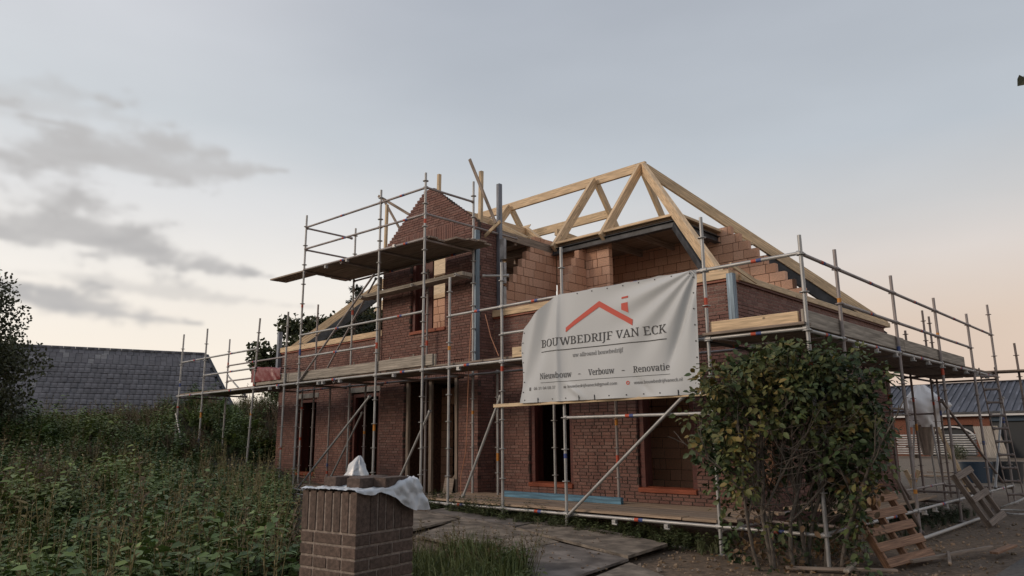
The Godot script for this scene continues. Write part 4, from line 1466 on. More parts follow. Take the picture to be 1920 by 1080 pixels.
func make_weeds() -> void:
	var kinds := [nettle(0.62, 10, Color(1, 1, 1), 201), nettle(0.48, 9, Color(1, 1, 1), 202), nettle(0.72, 12, Color(1, 1, 1), 203), tuft(0.6, 26, 0.009, 204), dry_stem(0.8, 205), tuft(0.34, 34, 0.008, 206), dock(207), dry_stem(1.15, 208)]
	R.seed = 300
	var f := FastNoiseLite.new()
	f.seed = 77
	f.frequency = 0.28
	var spots := []
	var tries := 0
	while spots.size() < 24000 and tries < 200000:
		tries += 1
		var d := 4.0 * pow(9.0, R.randf())
		var l := d * R.randf_range(-0.82, -0.10)
		var p := plan(d, l)
		# kept clear: the scaffold foot, plates, the pillar, the house
		if p.x > -21.3 and p.z < -8.75:
			continue
		var low := p.x > -24.0 and p.z < -8.75 and p.z > -10.8
		if l / d > -0.30 and d > 4.6:
			continue
		if p.distance_to(Vector3(-3.5, 0, -2.4)) < 0.42:
			continue
		p.y = ground_at(p.x, p.z) - 0.03
		var n := f.get_noise_2d(p.x * 1.4, p.z * 1.4)
		var n2 := f.get_noise_2d(p.x * 4.0 + 50.0, p.z * 4.0)
		var green := Color(0.078, 0.125, 0.042).lerp(Color(0.115, 0.155, 0.040), R.randf())
		var straw := Color(0.185, 0.150, 0.062)
		var brown := Color(0.105, 0.068, 0.045)
		var far := smoothstep(15.0, 24.0, d)
		var sc := R.randf_range(0.7, 1.25) * (1.0 + 0.12 * smoothstep(14.0, 26.0, d))
		if d > 6.5 and d < 15.0:
			sc *= 1.0 + 0.35 * n2
		var dome := clampf(f.get_noise_2d(p.x * 2.6 + 200.0, p.z * 2.6) * 1.5 + 0.5, 0.0, 1.0)
		sc *= lerpf(0.34, 1.2, dome)
		if l / d > -0.45 and d > 6.0 and d < 20.0:
			sc *= 0.78
		var hue := f.get_noise_2d(p.x * 1.9 - 70.0, p.z * 1.9)
		green = green.lerp(Color(0.135, 0.160, 0.045), clampf(hue * 1.8, 0.0, 0.8)).lerp(Color(0.045, 0.080, 0.038), clampf(-hue * 1.8, 0.0, 0.7))
		if low:
			sc *= 0.5
		green *= 1.4
		if dome < 0.12 and R.randf() < 0.5:
			continue
		if n + far * 0.25 > 0.33 and R.randf() < 0.7:
			spots.append([3 if R.randf() < 0.6 else 4, p, sc * 1.15, straw.lerp(brown, R.randf()) * R.randf_range(0.7, 1.2)])
		elif n2 > 0.50 and R.randf() < 0.5:
			spots.append([4, p, sc * 1.25, brown.lerp(straw, R.randf() * 0.7) * 1.2])
		elif R.randf() < 0.12:
			spots.append([5, p, sc * 1.2, green * 1.2])
		elif R.randf() < 0.09:
			spots.append([6, p + Vector3(0, 0.12 * sc, 0), sc * 1.2, green * 1.25])
		elif R.randf() < 0.012:
			spots.append([7, p, R.randf_range(0.8, 1.2), straw])
		else:
			spots.append([R.randi() % 3, p, sc * (1.0 + 0.5 * clampf(f.get_noise_2d(p.x * 2.2 + 90.0, p.z * 2.2), -0.6, 0.8)), green * R.randf_range(0.65, 1.3)])
	scatter("weeds", "overgrown bank of green nettles and yellow grass to the left of the house", "weeds", kinds, spots)

	# along the foot of the scaffold
	R.seed = 301
	spots = []
	for k in 620:
		var x := R.randf_range(-13.5, -4.9)
		var z := R.randf_range(-9.7, -8.95)
		if f.get_noise_2d(x * 5.0, 3.0) < -0.18 or (x > -5.6 and R.randf() < 0.6):
			continue
		spots.append([R.randi() % 2 if R.randf() < 0.7 else 5, Vector3(x, ground_at(x, z) - 0.02, z), R.randf_range(0.35, 0.8), Color(0.062, 0.088, 0.030).lerp(Color(0.11, 0.11, 0.04), R.randf() * 0.6)])
	for k in 260:
		var z := R.randf_range(-17.0, -10.0)
		var x := R.randf_range(-4.9, -3.65)
		spots.append([R.randi() % 2 if R.randf() < 0.5 else 5, Vector3(x, ground_at(x, z) - 0.02, z), R.randf_range(0.35, 0.7), Color(0.050, 0.072, 0.028)])
	scatter("undergrowth", "low weeds growing along the foot of the scaffold", "weeds", kinds, spots)

	# tuft of grass between pillar and plates
	R.seed = 302
	spots = []
	for k in 2600:
		var d := R.randf_range(6.4, 8.9)
		var q := R.randf_range(-0.20, 0.03)
		if R.randf() < smoothstep(-0.05, 0.03, q) or d > 8.7 + q * 5.0 + f.get_noise_2d(q * 60.0, 9.0) * 1.2:
			continue
		var p := plan(d, d * q)
		p.y = ground_at(p.x, p.z) - 0.02
		var w := R.randf()
		spots.append([5 if w < 0.55 else (3 if w < 0.75 else 1), p, R.randf_range(0.6, 1.15), Color(0.085, 0.135, 0.035).lerp(Color(0.15, 0.15, 0.05), R.randf() * 0.7)])
	for k in 30:
		var d := R.randf_range(7.6, 9.4)
		var p := plan(d, d * R.randf_range(-0.16, 0.03))
		p.y = ground_at(p.x, p.z)
		spots.append([4, p, R.randf_range(0.6, 1.0), Color(0.16, 0.12, 0.06)])
	scatter("grass", "clump of long green grass at the foot of the pillar's right side", "grass", kinds, spots)


# ---------------------------------------------------------------- the ground
func axis_steps(lo: float, hi: float, step: float, reach: float) -> Array:
	var out := []
	var a := lo
	while a <= hi:
		out.append(a)
		a += step
	var s := step
	var left := lo
	var right: float = out[-1]
	while left > -reach:
		s *= 1.5
		left -= s
		right += s
		out.push_front(left)
		out.append(right)
	return out


func make_ground() -> void:
	var xs := axis_steps(-44.0, 6.0, 0.4, 900.0)
	var zs := axis_steps(-34.0, 6.0, 0.4, 900.0)
	var f := FastNoiseLite.new()
	f.seed = 8
	f.frequency = 0.6
	f.fractal_octaves = 4
	var v := PackedVector3Array()
	var n := PackedVector3Array()
	var c := PackedColorArray()
	var idx := PackedInt32Array()
	for z in zs:
		for x in xs:
			var bump := f.get_noise_2d(x, z) * 0.05
			if x > -11.8 and x < -4.2 and z > -10.0 and z < -5.4:
				bump = -0.012
			var y: float = ground_at(x, z) + bump - 0.02
			v.append(Vector3(x, y, z))
			var e := 0.3
			n.append(Vector3(-(ground_at(x + e, z) - ground_at(x - e, z) + 0.05 * (f.get_noise_2d(x + e, z) - f.get_noise_2d(x - e, z))) / (2 * e), 1, -(ground_at(x, z + e) - ground_at(x, z - e) + 0.05 * (f.get_noise_2d(x, z + e) - f.get_noise_2d(x, z - e))) / (2 * e)).normalized())
			var col := Color(0.31, 0.225, 0.155).lerp(Color(0.22, 0.16, 0.112), clampf(f.get_noise_2d(x * 0.4 + 40.0, z * 0.4) + 0.5, 0, 1))
			var d: float = -0.691 * x - 0.723 * z
			var l: float = 0.723 * x - 0.691 * z
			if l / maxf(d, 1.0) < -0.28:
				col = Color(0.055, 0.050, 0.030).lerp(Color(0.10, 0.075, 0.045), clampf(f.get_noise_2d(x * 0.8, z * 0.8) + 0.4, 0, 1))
			if z < -24.0 and x > -20.0:
				col = col.lerp(Color(0.30, 0.235, 0.17), 0.8)
			c.append(col)
	var w := xs.size()
	for j in zs.size() - 1:
		for k in w - 1:
			var a := j * w + k
			idx.append_array([a, a + 1, a + w, a + 1, a + w + 1, a + w])
	var arr := []
	arr.resize(Mesh.ARRAY_MAX)
	arr[Mesh.ARRAY_VERTEX] = v
	arr[Mesh.ARRAY_NORMAL] = n
	arr[Mesh.ARRAY_COLOR] = c
	arr[Mesh.ARRAY_INDEX] = idx
	var am := ArrayMesh.new()
	am.add_surface_from_arrays(Mesh.PRIMITIVE_TRIANGLES, arr)
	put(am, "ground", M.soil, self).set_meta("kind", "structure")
	var road := slab(self, "road", Vector3(-2.05, -0.2, -30.0), Vector3(9.0, -0.005, 3.0), mat(Color(0.16, 0.15, 0.14), 0.9, M.grit, 1.0, 0.0, true))
	road.set_meta("kind", "structure")
	# clods and pebbles on the bare soil
	R.seed = 40
	var g := Geo.new()
	for k in 2600:
		var d := R.randf_range(6.2, 14.0)
		var p := plan(d, d * R.randf_range(0.10, 0.72))
		if p.x < -5.6 and p.z > -9.3 and d > 8.4:
			continue
		if p.x > -2.2 or (p.x < -5.1 and p.z < -9.2):
			continue
		var r := R.randf_range(0.008, 0.03) * (1.6 if R.randf() < 0.06 else 1.0)
		p.y = ground_at(p.x, p.z) + f.get_noise_2d(p.x, p.z) * 0.05 - 0.016
		var col := Color(0.26, 0.19, 0.13) * R.randf_range(0.6, 1.4)
		if R.randf() < 0.08:
			col = Color(0.26, 0.22, 0.19)
		var bx := Basis(rand_dir(), R.randf() * TAU)
		var pts := []
		for q in [Vector3(1, 0, 0), Vector3(-1, 0, 0), Vector3(0, 0.8, 0), Vector3(0, -0.8, 0), Vector3(0, 0, 1), Vector3(0, 0, -1)]:
			pts.append(p + bx * q * r * R.randf_range(0.7, 1.2))
		for t in [[0, 2, 4], [4, 2, 1], [1, 2, 5], [5, 2, 0], [0, 4, 3], [4, 1, 3], [1, 5, 3], [5, 0, 3]]:
			var nn: Vector3 = (pts[t[0]] + pts[t[1]] + pts[t[2]] - p * 3.0).normalized()
			g.tri(pts[t[0]], pts[t[1]], pts[t[2]], nn, col)
	for k in 170:
		var d := R.randf_range(8.4, 12.6)
		var p := plan(d, d * R.randf_range(-0.15, 0.13))
		if p.z < -9.2:
			continue
		p.y = ground_at(p.x, p.z) + 0.075
		var r := R.randf_range(0.003, 0.011)
		g.box(p, Vector3(r * 1.5, 0, r * 0.4), Vector3(0, r * 0.7, 0), Vector3(-r * 0.3, 0, r), Color(0.20, 0.15, 0.11) * R.randf_range(0.5, 1.4))
	var cl := put(g.mesh(), "soil_clods", M.clod, self)
	tag(cl, "small clods of brown earth strewn over the bare soil", "soil", "", "stuff")
	# fallen leaves
	g = Geo.new()
	for k in 900:
		var d := R.randf_range(5.5, 12.0)
		var p := plan(d, d * R.randf_range(-0.1, 0.66))
		if p.z < -9.4 or p.x > -2.2 or (p.x < -5.2 and R.randf() < 0.93):
			continue
		p.y = ground_at(p.x, p.z) + f.get_noise_2d(p.x, p.z) * 0.05 + 0.012
		var a := R.randf() * TAU
		g.leaf(p, Vector3(cos(a), R.randf_range(-0.1, 0.3), sin(a)).normalized(), (Vector3.UP + rand_dir() * 0.3).normalized(), R.randf_range(0.04, 0.08), 0.045, Color(0.17, 0.10, 0.045) * R.randf_range(0.6, 1.3))
	tag(put(g.mesh(), "fallen_leaves", M.leaf, self), "dry brown leaves scattered on the ground before the shrub", "leaves", "", "stuff")


func ground_sheet(called: String, label: String, pts: Array, thick: float, m: Material, lift: float) -> void:
	# a flat plate lying on the ground, with real thickness
	var g := Geo.new()
	var c := Vector3.ZERO
	var top := []
	for p in pts:
		var q := Vector3(p[0], ground_at(p[0], p[1]) + lift, p[1])
		top.append(q)
		c += q / pts.size()
	var k := pts.size()
	for j in k:
		var a: Vector3 = top[j] - c
		var b: Vector3 = top[(j + 1) % k] - c
		g.tri(Vector3.ZERO, a, b, Vector3.UP, Color.WHITE, Vector2.ZERO, Vector2(a.x, a.z), Vector2(b.x, b.z))
		var out := Vector3(a.x + b.x, 0, a.z + b.z).normalized()
		g.quad(a, b, b - Vector3(0, thick, 0), a - Vector3(0, thick, 0), out, Color.WHITE, Vector2.ZERO, Vector2(a.distance_to(b), thick))
		g.tri(Vector3(0, -thick, 0), a - Vector3(0, thick, 0), b - Vector3(0, thick, 0), Vector3.DOWN)
	var o := put(g.mesh(), called, m, self, Transform3D(Basis(), c))
	tag(o, label, "road plate", "plates laid as a track before the house")


func make_yard() -> void:
	ground_sheet("road_plate", "brown ground plate nearest the scaffold, lying on top of its neighbours", [[-8.29, -9.65], [-5.62, -8.89], [-5.47, -7.75], [-8.03, -8.45]], 0.035, M.platewood, 0.075)
	ground_sheet("road_plate", "smooth grey ground plate at the bottom middle of the picture", [[-6.82, -8.05], [-5.47, -7.76], [-5.21, -5.9], [-6.72, -6.27]], 0.03, M.plate, 0.04)
	ground_sheet("road_plate", "pale ground plate between the grass clump and the plate by the scaffold", [[-9.3, -8.47], [-8.15, -8.52], [-6.88, -8.11], [-6.78, -6.84], [-8.51, -6.88]], 0.03, M.platewood, 0.035)
	ground_sheet("road_plate", "dark ground plate in front of the porch with an earthy edge", [[-10.32, -8.57], [-10.68, -9.66], [-9.5, -9.81], [-8.38, -9.6], [-8.2, -8.56]], 0.03, M.plate, 0.045)
	ground_sheet("road_plate", "ground plate beside the pillar, farthest left of the track", [[-11.27, -8.12], [-10.31, -8.5], [-9.32, -8.4], [-8.84, -6.95], [-9.78, -6.95]], 0.03, M.platewood, 0.04)
	ground_sheet("road_plate", "brown ground plate cut off by the bottom edge, nearest the soil", [[-5.36, -7.62], [-4.75, -7.31], [-3.93, -6.75], [-4.96, -5.77]], 0.03, M.platewood, 0.03)

	# blue beam on the low deck
	tag(beam(self, "blue_beam", Vector3(-10.2, 0.485, -10.42), Vector3(-7.45, 0.485, -10.45), 0.08, 0.11, M.bluewood), "long blue painted timber beam lying on the low deck under the windows", "beam")
	# red wrapped bundle on the upper deck at the far left
	var f := FastNoiseLite.new()
	f.seed = 9
	f.frequency = 2.2
	var grid := []
	for j in 14:
		var t := j / 13.0
		var row := []
		for k in 31:
			var s := k / 30.0
			var x := lerpf(-18.5, -16.95, s)
			var nz := f.get_noise_2d(s * 3.0, t * 2.0)
			var hgt := 3.47 - 0.13 * s - 0.015 * absf(sin(s * 6.0))
			var y := 0.0
			var z := 0.0
			if t < 0.45:
				y = lerpf(3.04, hgt, t / 0.45)
				z = F + 0.0 + 0.03 * nz + 0.004 * sin(s * 19.0 + t * 9.0)
			else:
				y = hgt + 0.03 * nz
				z = F - (t - 0.45) / 0.55 * 0.7 + 0.02 * nz
			row.append(Vector3(x, y, z))
		grid.append(row)
	put(sheet(grid), "wrapped_bundle", M.redplastic, self)
	tag(get_child(get_child_count() - 1), "bundle under creased dark red plastic on the scaffold deck at the left corner", "bundle")
	# hoses
	var hs := Geo.new()
	var pts := [Vector3(-10.6, 4.0, -9.9), Vector3(-10.62, 3.0, -9.85), Vector3(-10.66, 2.0, -9.85), Vector3(-10.75, 1.3, -9.9), Vector3(-10.95, 0.8, -9.95), Vector3(-11.0, 0.45, -10.0)]
	for k in pts.size() - 1:
		hs.tube(pts[k], pts[k + 1], 0.008, 6)
	tag(put(hs.mesh(), "hose", M.hose, self), "thin orange hose hanging down beside the bay from the handrail", "hose")
	hs = Geo.new()
	pts = [Vector3(-10.2, 3.95, -9.9), Vector3(-10.05, 3.5, -9.9), Vector3(-9.85, 3.1, -9.92)]
	for k in 2:
		hs.tube(pts[k], pts[k + 1], 0.008, 6)
	tag(put(hs.mesh(), "hose", M.hose, self), "short loop of orange hose hanging to the upper deck beside the bay", "hose")
	hs = Geo.new()
	for k in 28:
		var a := k * 0.33
		var b := (k + 1) * 0.33
		var p := Vector3(-3.3 + 0.28 * cos(a) + k * 0.012, 0.02 + 0.3 * maxf(0, 1.0 - k / 9.0), -18.3 + 0.3 * sin(a) + k * 0.03)
		var q := Vector3(-3.3 + 0.28 * cos(b) + (k + 1) * 0.012, 0.02 + 0.3 * maxf(0, 1.0 - (k + 1) / 9.0), -18.3 + 0.3 * sin(b) + (k + 1) * 0.03)
		hs.tube(p, q, 0.02, 7)
	tag(put(hs.mesh(), "hose", M.whitehose, self), "coiled off-white hose at the far foot of the side scaffold", "hose")

	# pallets leaning against the side scaffold
	pallet(Vector3(-3.06, -0.03, -9.9), Vector3(-3.5, 0.74, -9.97), Vector3(0.28, 0.0, -0.96), 1.0, M.palletwood, "orange-brown wooden pallet leaning on the scaffold beside the shrub", 5)
	pallet(Vector3(-3.05, 0.0, -15.1), Vector3(-3.5, 0.86, -15.0), Vector3(0.25, 0.0, -0.97), 0.7, M.palletgrey, "grey wooden pallet leaning on the scaffold farther along the side", 3)
	# tubes and planks on the soil
	tag(beam(self, "plank", Vector3(-2.95, 0.03, -10.1), Vector3(-2.45, 0.05, -11.9), 0.06, 0.04, M.oldwood), "thin timber plank lying on the soil beyond the near pallet", "plank")
	tag(beam(self, "plank", Vector3(-2.5, 0.07, -10.0), Vector3(-2.75, 0.06, -11.0), 0.035, 0.025, M.oldwood), "narrow lath lying across the thin plank on the soil", "plank")
	tag(beam(self, "plank", Vector3(-2.35, 0.03, -11.5), Vector3(-2.25, 0.06, -12.2), 0.1, 0.03, M.palletwood), "short broken board lying on the soil near the road", "plank")
	tag(beam(self, "plank", Vector3(-3.9, 0.03, -8.7), Vector3(-2.9, 0.02, -9.4), 0.08, 0.03, M.oldwood), "weathered plank on the ground in front of the shrub", "plank")
	tag(beam(self, "plank", Vector3(-3.5, 0.03, -9.9), Vector3(-3.25, 0.05, -8.8), 0.06, 0.03, M.greywood), "grey plank lying beside the near pallet's foot", "plank")
	for q in [[Vector3(-3.42, 0.03, -11.9), Vector3(-3.4, 0.03, -16.2), "long pale pipe half buried along the side of the house"], [Vector3(-5.9, 0.04, -9.33), Vector3(-5.48, 0.03, -9.27), "short pale pipe end lying by the corner of the ground plate"], [Vector3(-16.3, 0.32, -9.0), Vector3(-14.2, 0.3, -8.95), "pale tube lying on the ground behind the pillar"], [Vector3(-16.6, 0.42, -9.15), Vector3(-14.6, 0.38, -9.1), "second pale tube lying on the ground behind the pillar"]]:
		var g := Geo.new()
		g.tube(Vector3.ZERO, q[1] - q[0], 0.026, 12)
		var o := put(g.mesh(), "pipe", M.whitehose, self, Transform3D(Basis(), q[0]))
		tag(o, q[2], "pipe")
	# boards and sheets in the porch
	for k in 5:
		var o := beam(self, "leaning_board", Vector3(-12.35 - k * 0.07, 0.25, -10.75 - k * 0.02), Vector3(-11.98 - k * 0.03, 1.15 - k * 0.06, -11.0), 0.02 if k % 2 else 0.09, 0.02, M.greywood if k % 2 else M.oldwood)
		tag(o, "thin board leaning in the porch, %s from the right" % ["first", "second", "third", "fourth", "fifth"][k], "board", "boards leaning in the porch")
	var gs := put(block_mesh(Vector3(0.3, 0.45, 0.02), 0.002), "leaning_sheet", M.oldwood, self, Transform3D(Basis(Vector3.RIGHT, -0.2), Vector3(-12.2, 0.48, -10.72)))
	tag(gs, "grey sheet leaning low in the porch before the boards", "sheet")

	# big white sheet draped over a tall brown stand past the far corner
	var st := thing("covered_stand", "white sheet draped over a tall brown stand behind the side scaffold", "stand", Vector3(-5.7, 0, -22.0))
	grid = []
	for j in 17:
		var t := j / 16.0
		var row := []
		for k in 33:
			var a := TAU * (k % 32) / 32.0
			var r := (0.12 + 0.30 * sin(minf(t * 2.6, 1.4))) * (1.0 + 0.14 * sin(a * 4.0 + t * 3.0) + 0.10 * sin(a * 9.0 - t * 4.0) + 0.4 * f.get_noise_3d(cos(a) * 0.7, t * 1.2, sin(a) * 0.7))
			r *= 1.0 - 0.22 * smoothstep(0.55, 1.0, t)
			var bul := 0.22 * exp(-pow((t - 0.45) / 0.16, 2.0)) * maxf(0.0, cos(a - 0.3))
			row.append(Vector3(cos(a) * (r + bul), 2.86 - t * 1.12, sin(a) * r * 0.8))
		grid.append(row)
	put(sheet(grid), "cover", M.sheet, st)
	var hp := Geo.new()
	hp.tube(Vector3(0, 1.0, 0), Vector3(0, 1.8, 0), 0.12, 12, Color.WHITE, 0.26)
	put(hp.mesh(), "hopper", M.oldwood, st)
	for q in [[-0.3, 0.25], [0.3, 0.25], [0.0, -0.35]]:
		rail(st, Vector3(q[0] * 1.3, 0, q[1] * 1.3), Vector3(q[0] * 0.7, 1.8, q[1] * 0.7), 0, 0, "leg")
	tag(beam(self, "prop", Vector3(-4.95, 0.0, -22.6), Vector3(-5.45, 1.75, -22.2), 0.06, 0.09, M.timber2), "pale timber prop leaning against the draped stand", "prop")
	for q in [[-6.6, -23.4, 0.25, "pale offcut standing against its twin beside the house"], [-6.45, -23.2, -0.2, "pale offcut leaning the other way beside the house"]]:
		tag(beam(self, "offcut", Vector3(q[0], 0.0, q[1]), Vector3(q[0] + q[2], 0.55, q[1]), 0.04, 0.12, M.timber2), q[3], "offcut")
	# dark tub
	var tub := Geo.new()
	var prof := [[0.36, 0.0], [0.42, 0.25], [0.45, 0.6], [0.47, 0.62], [0.47, 0.66], [0.43, 0.66], [0.40, 0.3]]
	for k in prof.size() - 1:
		tub.tube(Vector3(0, prof[k][1], 0), Vector3(0, prof[k + 1][1] + 0.0001, 0), prof[k][0], 22, Color.WHITE, prof[k + 1][0], false)
	tub.tube(Vector3(0, 0.02, 0), Vector3(0, 0.3, 0), 0.3, 22)
	tag(put(tub.mesh(), "tub", M.darkblue, self, Transform3D(Basis(), Vector3(-5.8, 0, -27.6))), "round dark blue tub standing in the yard", "tub")
	tag(put(tub.mesh(), "tub", M.dark, self, Transform3D(Basis(), Vector3(-5.1, 0, -28.4))), "black tub standing just behind the blue one in the yard", "tub")
	# stack of galvanised frames before the far barn
	for k in 9:
		var o := Geo.new()
		for r in 3:
			o.tube(Vector3(-2.0, 0, r * 0.25), Vector3(2.0, 0, r * 0.25), 0.045, 8)
		for r in 5:
			o.tube(Vector3(-1.9 + r * 0.95, 0, -0.05), Vector3(-1.9 + r * 0.95, 0, 0.55), 0.03, 6)
		var p := put(o.mesh(), "fence_panel", M.tube, self, Transform3D(Basis(), Vector3(-11.9, 0.45 + k * 0.13, -48.0)))
		tag(p, "pale metal frame before the long barn, %s its stack" % ["at the bottom of", "second from the bottom of", "third from the bottom of", "fourth from the bottom of", "in the middle of", "fourth from the top of", "third from the top of", "second from the top of", "topmost of"][k], "frame", "metal frames stacked before the barn")
	for k in 2:
		tag(slab(self, "bearer", Vector3(-13.2 + k * 2.4, 0, -48.3), Vector3(-13.0 + k * 2.4, 0.38, -47.4), M.oldwood), ["timber bearer under the left end of the metal frame stack", "timber bearer under the right end of the metal frame stack"][k], "bearer")
	# sand heap and low stacks of timber in the yard
	R.seed = 61
	for k in 6:
		var p := Vector3(-8.6 + k * 0.5, 0.06 + (k % 3) * 0.1, -28.0 - k * 0.5)
		tag(beam(self, "yard_plank", p, p + Vector3(2.4, R.randf_range(-0.02, 0.05), R.randf_range(-0.5, 0.3)), 0.2, 0.05, M.freshply if k % 2 else M.oldwood), "loose yard plank behind the house, %s towards the far barn" % ["first", "second", "third", "fourth", "fifth", "last"][k], "plank", "planks strewn in the yard")


func pallet(foot: Vector3, head: Vector3, across: Vector3, w: float, m: Material, label: String, slats: int) -> void:
	var up := (head - foot).normalized()
	var len := foot.distance_to(head)
	across = (across - up * across.dot(up)).normalized()
	var nn := across.cross(up).normalized()
	if nn.x < 0:
		nn = -nn
	var p := thing("pallet", label, "pallet", foot)
	for s in 3:
		var o := across * (w * 0.44 * (s - 1.0)) + across * w * 0.3
		beam(p, "bearer", o, o + up * len, 0.045, 0.09, m, nn)
	for k in slats:
		var c := up * (0.06 + (len - 0.12) * k / (slats - 1.0)) + across * w * 0.3 + nn * 0.057
		beam(p, "slat", c - across * w * 0.5, c + across * w * 0.5, 0.11, 0.022, m, nn)


# ---------------------------------------------------------------- buildings behind
func make_left_barn() -> void:
	var u := Vector3(0.277, 0, -0.961)
	var n := Vector3(0.961, 0, 0.277)
	var rr := Vector3(-33.0, 0, -14.2)
	var b := thing("tiled_barn", "low brick barn with a long weathered grey tiled roof behind the weeds", "barn", rr)
	var L := 13.0
	var run := 3.5
	var ridge := 5.35
	var eave := 2.45
	const HIP := 0.95
	# walls
	var g := Geo.new()
	g.box(-u * L * 0.5 + Vector3(0, 1.1, 0), u * (L * 0.5 - 0.1), Vector3(0, 1.25, 0), n * (run - 0.35))
	var q0 := n * (run - 0.35)
	for s in [0.0, -1.0]:
		var e: Vector3 = u * (-0.1 if s == 0.0 else 0.1) + u * L * s
		g.tri(e + q0 + Vector3(0, 2.35, 0), e - q0 + Vector3(0, 2.35, 0), e + Vector3(0, ridge - 0.15, 0), u if s == 0.0 else -u)
	put(g.mesh(), "wall", M.barnbrick, b)
	# roof boards, then tiles in courses
	g = Geo.new()
	var sl := (n * run + Vector3(0, eave - ridge, 0))
	for s in [1.0, -1.0]:
		var d: Vector3 = n * run * s + Vector3(0, eave - ridge, 0)
		var nn := u.cross(d).normalized()
		if nn.y < 0:
			nn = -nn
		var t0 := Vector3(0, ridge, 0)
		g.quad(t0, t0 - u * L, t0 - u * L + d, t0 + d + u * HIP, nn)
		g.quad(t0 - nn * 0.1, t0 - u * L - nn * 0.1, t0 - u * L + d - nn * 0.1, t0 + d + u * HIP - nn * 0.1, -nn)
	g.tri(Vector3(0, ridge, 0), sl + u * HIP + Vector3(0, ridge, 0), Vector3(-sl.x, sl.y, -sl.z) + u * HIP + Vector3(0, ridge, 0), (u + Vector3.UP * 0.4).normalized())
	var roof := put(g.mesh(), "roof", M.steel, b)
	R.seed = 71
	var nn := u.cross(sl).normalized()
	if nn.y < 0:
		nn = -nn
	var dn := sl.normalized()
	var rows := 13
	var rest := Geo.new()
	var solo := 0
	var tw := 0.23
	for r in rows:
		var cols := int(L / tw)
		for k in cols:
			var p := Vector3(0, ridge, 0) + dn * (sl.length() * (r + 0.5) / rows) + u * HIP * (r + 0.5) / rows - u * (k * tw + tw * 0.5 + (0.15 if r % 2 else 0.0)) + nn * (0.03 + R.randf_range(-0.008, 0.010))
			var tone := R.randf_range(0.85, 1.15)
			var col := Color(0.205, 0.198, 0.212) * tone
			if R.randf() < 0.07:
				col = Color(0.32, 0.31, 0.315)
			var hx := u * (tw * 0.5 - 0.006)
			var hy := dn * 0.172
			var hz := (nn + dn * -0.10).normalized() * 0.016
			if r >= 3 and k < 29 and solo < 290:
				solo += 1
				var bs := Basis(hx.normalized(), hy.normalized(), hx.normalized().cross(hy.normalized()))
				bs = bs.rotated(hx.normalized(), 0.07 if bs.z.y > 0.0 else -0.07)
				put(block_mesh(Vector3(tw - 0.01, 0.344, 0.034), 0.003), "roof_tile", tile_mat(R.randi() % 5), roof, Transform3D(bs, p))
			else:
				rest.box(p, hx, hy, hz, col)
	var o := put(rest.mesh(), "roof_tiles", M.tile, roof)
	o.set_meta("kind", "stuff")
	# ridge tiles
	for k in 30:
		var p := Vector3(0, ridge + 0.02, 0) - u * (k * 0.43 + 0.2)
		var t := Geo.new()
		t.tube(-u * 0.21, u * 0.21, 0.10, 10)
		put(t.mesh(), "ridge_tile", tile_mat(k % 5), roof, Transform3D(Basis(), p))
	beam(b, "gutter", n * (run + 0.05) + Vector3(0, eave - 0.06, 0), n * (run + 0.05) - u * L + Vector3(0, eave - 0.06, 0), 0.1, 0.08, M.steel)
	beam(b, "verge_board", Vector3(0, ridge, 0) + u * 0.04, sl + Vector3(0, ridge, 0) + u * (HIP + 0.04), 0.12, 0.12, M.steel)


var tmats := []
func tile_mat(k: int) -> Material:
	if tmats.is_empty():
		for j in 5:
			tmats.append(mat(Color(0.205, 0.198, 0.212) * (0.86 + 0.07 * j), 0.75, M.blotch, 1.0))
	return tmats[k]


